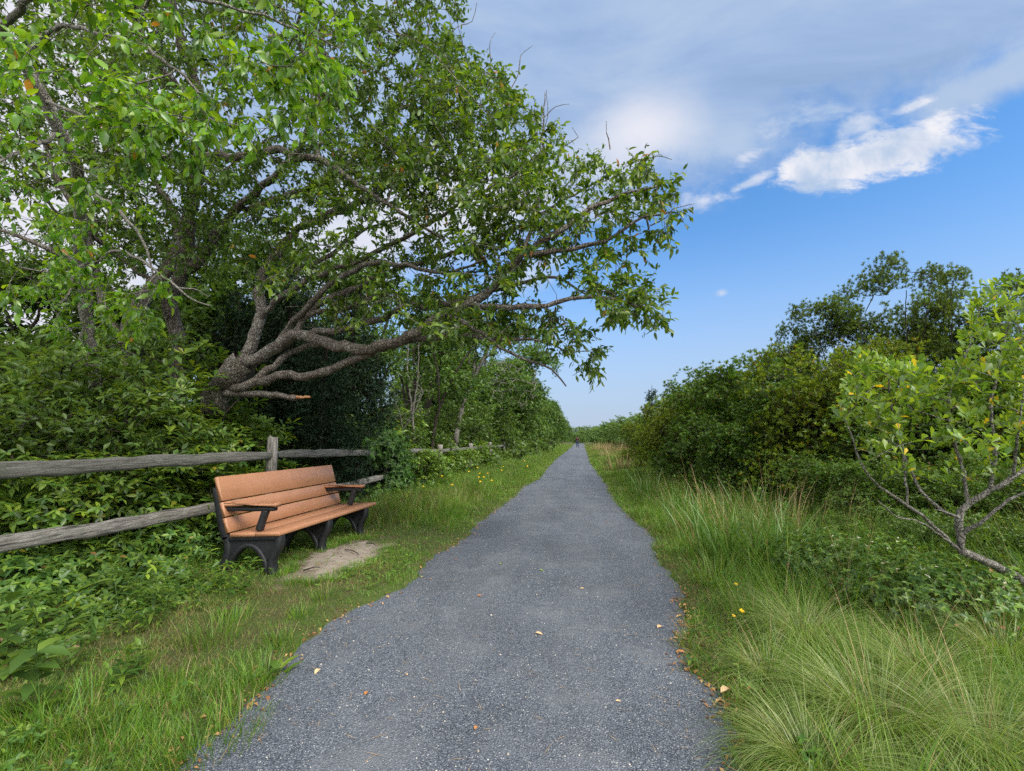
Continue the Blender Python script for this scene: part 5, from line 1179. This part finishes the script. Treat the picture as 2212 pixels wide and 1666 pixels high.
# yellow flowers
def flower(px, py, h, r, lab, group):
    g = ground_at(px, py); z = gzf(g[0], g[1]); top = at(px, py, 1.0); t_ = thing('yellow_flower', lab, 'flower', (g[0], g[1], z), group); m1, m2 = MB(), MB()
    blades(m1, np.zeros((2, 3)), h, .004, rng.uniform(0, 6.28, 2), .03, .05, 3); whorls(m2, np.array([[0, 0, h]] * 2), np.array([[.2, -.4, 1.]] * 2), 11, .3, r, r * .4, 'kite', .1, .1)
    m1.build('stem', M_GRASS, t_); m2.build('petals', M_YELLOW, t_)


FY = 'yellow hawkweed flowers beside the right path edge'
flower(1592, 1310, .16, .019, 'single yellow flower highest of three at the right path edge', FY); flower(1606, 1395, .2, .02, 'larger yellow flower of the low pair', FY); flower(1588, 1392, .16, .015, 'smaller yellow flower of the low pair', FY)
for i in range(16):
    y = rng.uniform(9.5, 20); x = xl(y) - rng.uniform(.5, 2.1); z = gzf(x, y); h = rng.uniform(.3, .5); t_ = thing('yellow_flower', 'yellow flower in the tall grass between fence and path', 'flower', (x, y, z), 'yellow flowers in the left verge beyond the bench')
    m1, m2 = MB(), MB(); blades(m1, np.zeros((2, 3)), h, .005, rng.uniform(0, 6.28, 2), .03, .05, 3); whorls(m2, np.array([[0, 0, h]] * 2), np.array([[.2, -.6, 1.]] * 2), 9, .3, .028, .013, 'kite', .1, .1)
    m1.build('stem', M_GRASS, t_); m2.build('petals', M_YELLOW, t_)

# fallen leaves one can point at
M_FALL = leaf_mat('fallen leaf tan', [(.55, .38, .2), (.6, .42, .24)], .15, .04, .5); M_FALLO = leaf_mat('fallen leaf orange', [(.42, .17, .05), (.5, .22, .07)], .15, .04, .5); M_FALLG = leaf_mat('fallen leaf green', [(.2, .3, .05), (.26, .34, .08)], .2, .04, .5)
FL = [(690, 1447, 60, M_FALL, 'tan fallen leaf on the gravel near the plantain'), (788, 1507, 45, M_FALLO, 'small orange brown leaf on the gravel right of the tan one'), (1156, 1372, 60, M_FALL, 'yellow tan leaf in the middle of the path'), (1080, 1222, 60, M_FALLG, 'green fallen leaf lying on the path'),
      (1165, 1235, 55, M_FALLG, 'pale green fallen leaf just right of the other green one'), (1025, 1586, 35, M_FALLO, 'tiny orange leaf low on the path'), (1262, 1275, 45, M_FALL, 'tan leaf fragment on the path before the bend'), (985, 1210, 45, M_FALLO, 'brown leaf level with the sand patch on the path'), (1040, 1290, 40, M_FALLO, 'brown leaf left of the path middle'),
      (1310, 1130, 60, M_FALLO, 'orange leaf far up the path right of the middle'), (1205, 1105, 60, M_FALL, 'tan leaf far up the path'), (1572, 1500, 75, M_FALL, 'long tan curled leaf at the right path edge'), (1480, 1415, 60, M_FALLO, 'orange leaf pile leaf at the right path edge'), (1635, 1645, 60, M_FALLO, 'orange brown leaf low at the right path edge'),
      (735, 1232, 45, M_FALLO, 'small orange leaf lying on the sand'), (880, 1465, 30, M_FALL, 'tiny tan leaf on the left half of the path'), (1330, 1520, 30, M_FALL, 'tiny pale leaf on the right half of the path'), (1420, 1358, 70, M_FALL, 'scrap of straw coloured leaf near the right edge of the path')]
for px, py, mm, m_, lab in FL:
    g = ground_at(px, py); x, y = g[:2]; onp = xl(y) < x < xr(y); z = (path_z(x, y) if onp else gzf(x, y) + .03) + .006; m1 = MB()
    a_ = rng.uniform(0, 6.28); leaves(m1, np.zeros((1, 3)), np.array([[cos(a_), sin(a_), .08]]), np.array([[.1, -.15, 1.]]), mm / 1000, mm / 1000 * .5, 'broad', .15, .5)
    tag(m1.build('fallen_leaf', m_, loc=(x, y, z)), lab, 'leaf', 'fallen leaves on the path')
for (u, d, a_, mm, lab) in [(1.1, .35, .4, 55, 'tan leaf lying on the bench seat near the middle'), (1.6, .4, 2.0, 45, 'brown leaf on the far half of the bench seat'), (.85, .46, 1.0, 40, 'pale leaf against the foot of the bench back'), (1.5, .52, 1.5, 45, 'brown leaf tucked against the bench back')]:
    m1 = MB(); leaves(m1, np.zeros((1, 3)), np.array([[cos(a_), sin(a_), .1]]), np.array([[0, 0, 1.]]), mm / 1000, mm / 2000, 'broad', .3, .6)
    tag(m1.build('fallen_leaf', M_FALL, loc=(BX - d, BY + u, .456 - .05 * d)), lab, 'leaf', 'fallen leaves on the bench')
for p, q, lab in [((655, 1245), (690, 1238), 'thin dark twig lying on the near part of the sand'), ((745, 1200), (775, 1212), 'dark twig lying on the middle of the sand'), ((790, 1186), (812, 1192), 'short twig at the far side of the sand')]:
    a_, c_ = ground_at(*p), ground_at(*q); z = gzf(a_[0], a_[1]) + .03; s2 = Skel(60); s2.limb([(a_[0], a_[1], z), ((a_[0] + c_[0]) / 2, (a_[1] + c_[1]) / 2 + .03, z + .008), (c_[0], c_[1], z)], .008, .004, None, .03, .004); s2.radii(); m1 = MB(); s2.wood(m1, 1)
    tag(m1.build('twig', M_BARKDARK, smooth=True), lab, 'twig', 'twigs on the sand')

# ------------------------------------------------------------------ person walking far down the path
def tube_person():
    px_, py_ = -.75, 74.0; z0 = float(path_z(np.array([px_]), np.array([py_]))[0]); p = thing('person', 'person in dark red top and blue trousers walking away down the path', 'person', (px_, py_, z0), None, .0)
    J = [(0, 0, .95), (0, .0, 1.08), (0, .02, 1.25), (0, .03, 1.42), (0, .05, 1.50), (0, .07, 1.60), (0, .08, 1.70),
         (.10, 0, .90), (.11, .10, .50), (.11, -.08, .10), (.12, .08, .04), (-.10, 0, .90), (-.11, .02, .48), (-.11, -.02, .09), (-.12, .15, .04),
         (.19, .03, 1.40), (.25, -.02, 1.14), (.24, .10, .92), (.24, .14, .84), (-.19, .03, 1.40), (-.25, .04, 1.14), (-.24, .12, .92), (-.24, .15, .84)]
    Ed = [(0, 1), (1, 2), (2, 3), (3, 4), (4, 5), (5, 6), (0, 7), (7, 8), (8, 9), (9, 10), (0, 11), (11, 12), (12, 13), (13, 14), (3, 15), (15, 16), (16, 17), (17, 18), (3, 19), (19, 20), (20, 21), (21, 22)]
    Rr = [.13, .12, .13, .14, .055, .09, .085, .085, .06, .045, .04, .085, .06, .045, .04, .06, .045, .035, .035, .06, .045, .035, .035]

    import bmesh
    for name, keep, grow, m_ in [('body', list(range(23)), 0, solid_mat('skin', lambda t, co: (.16, .09, .06), .6)), ('shirt', [0, 1, 2, 3, 15, 16, 17, 19, 20, 21], .018, solid_mat('dark red cloth', lambda t, co: (.045, .012, .015), .9)),
                                 ('trousers', [0, 7, 8, 9, 11, 12, 13], .022, solid_mat('blue denim', lambda t, co: (.02, .035, .08), .9)), ('hair', [4, 5, 6], .025, solid_mat('dark hair', lambda t, co: (.02, .014, .01), .8))]:
        bm = bmesh.new(); lay_ = bm.verts.layers.skin.new() if not bm.verts.layers.skin else bm.verts.layers.skin.verify()
        vs = []
        for j, k in enumerate(keep):
            v = bm.verts.new(J[k]); v[lay_].radius = (Rr[k] + grow,) * 2; v[lay_].use_root = j == 0; vs.append(v)
        for a, b in Ed:
            if a in keep and b in keep: bm.edges.new((vs[keep.index(a)], vs[keep.index(b)]))
        me = bpy.data.meshes.new(name); bm.to_mesh(me); bm.free(); o = bpy.data.objects.new(name, me); COL.objects.link(o); o.parent = p; me.materials.append(m_)
        o.modifiers.new('skin', 'SKIN'); s_ = o.modifiers.new('sub', 'SUBSURF'); s_.levels = s_.render_levels = 1


tube_person()
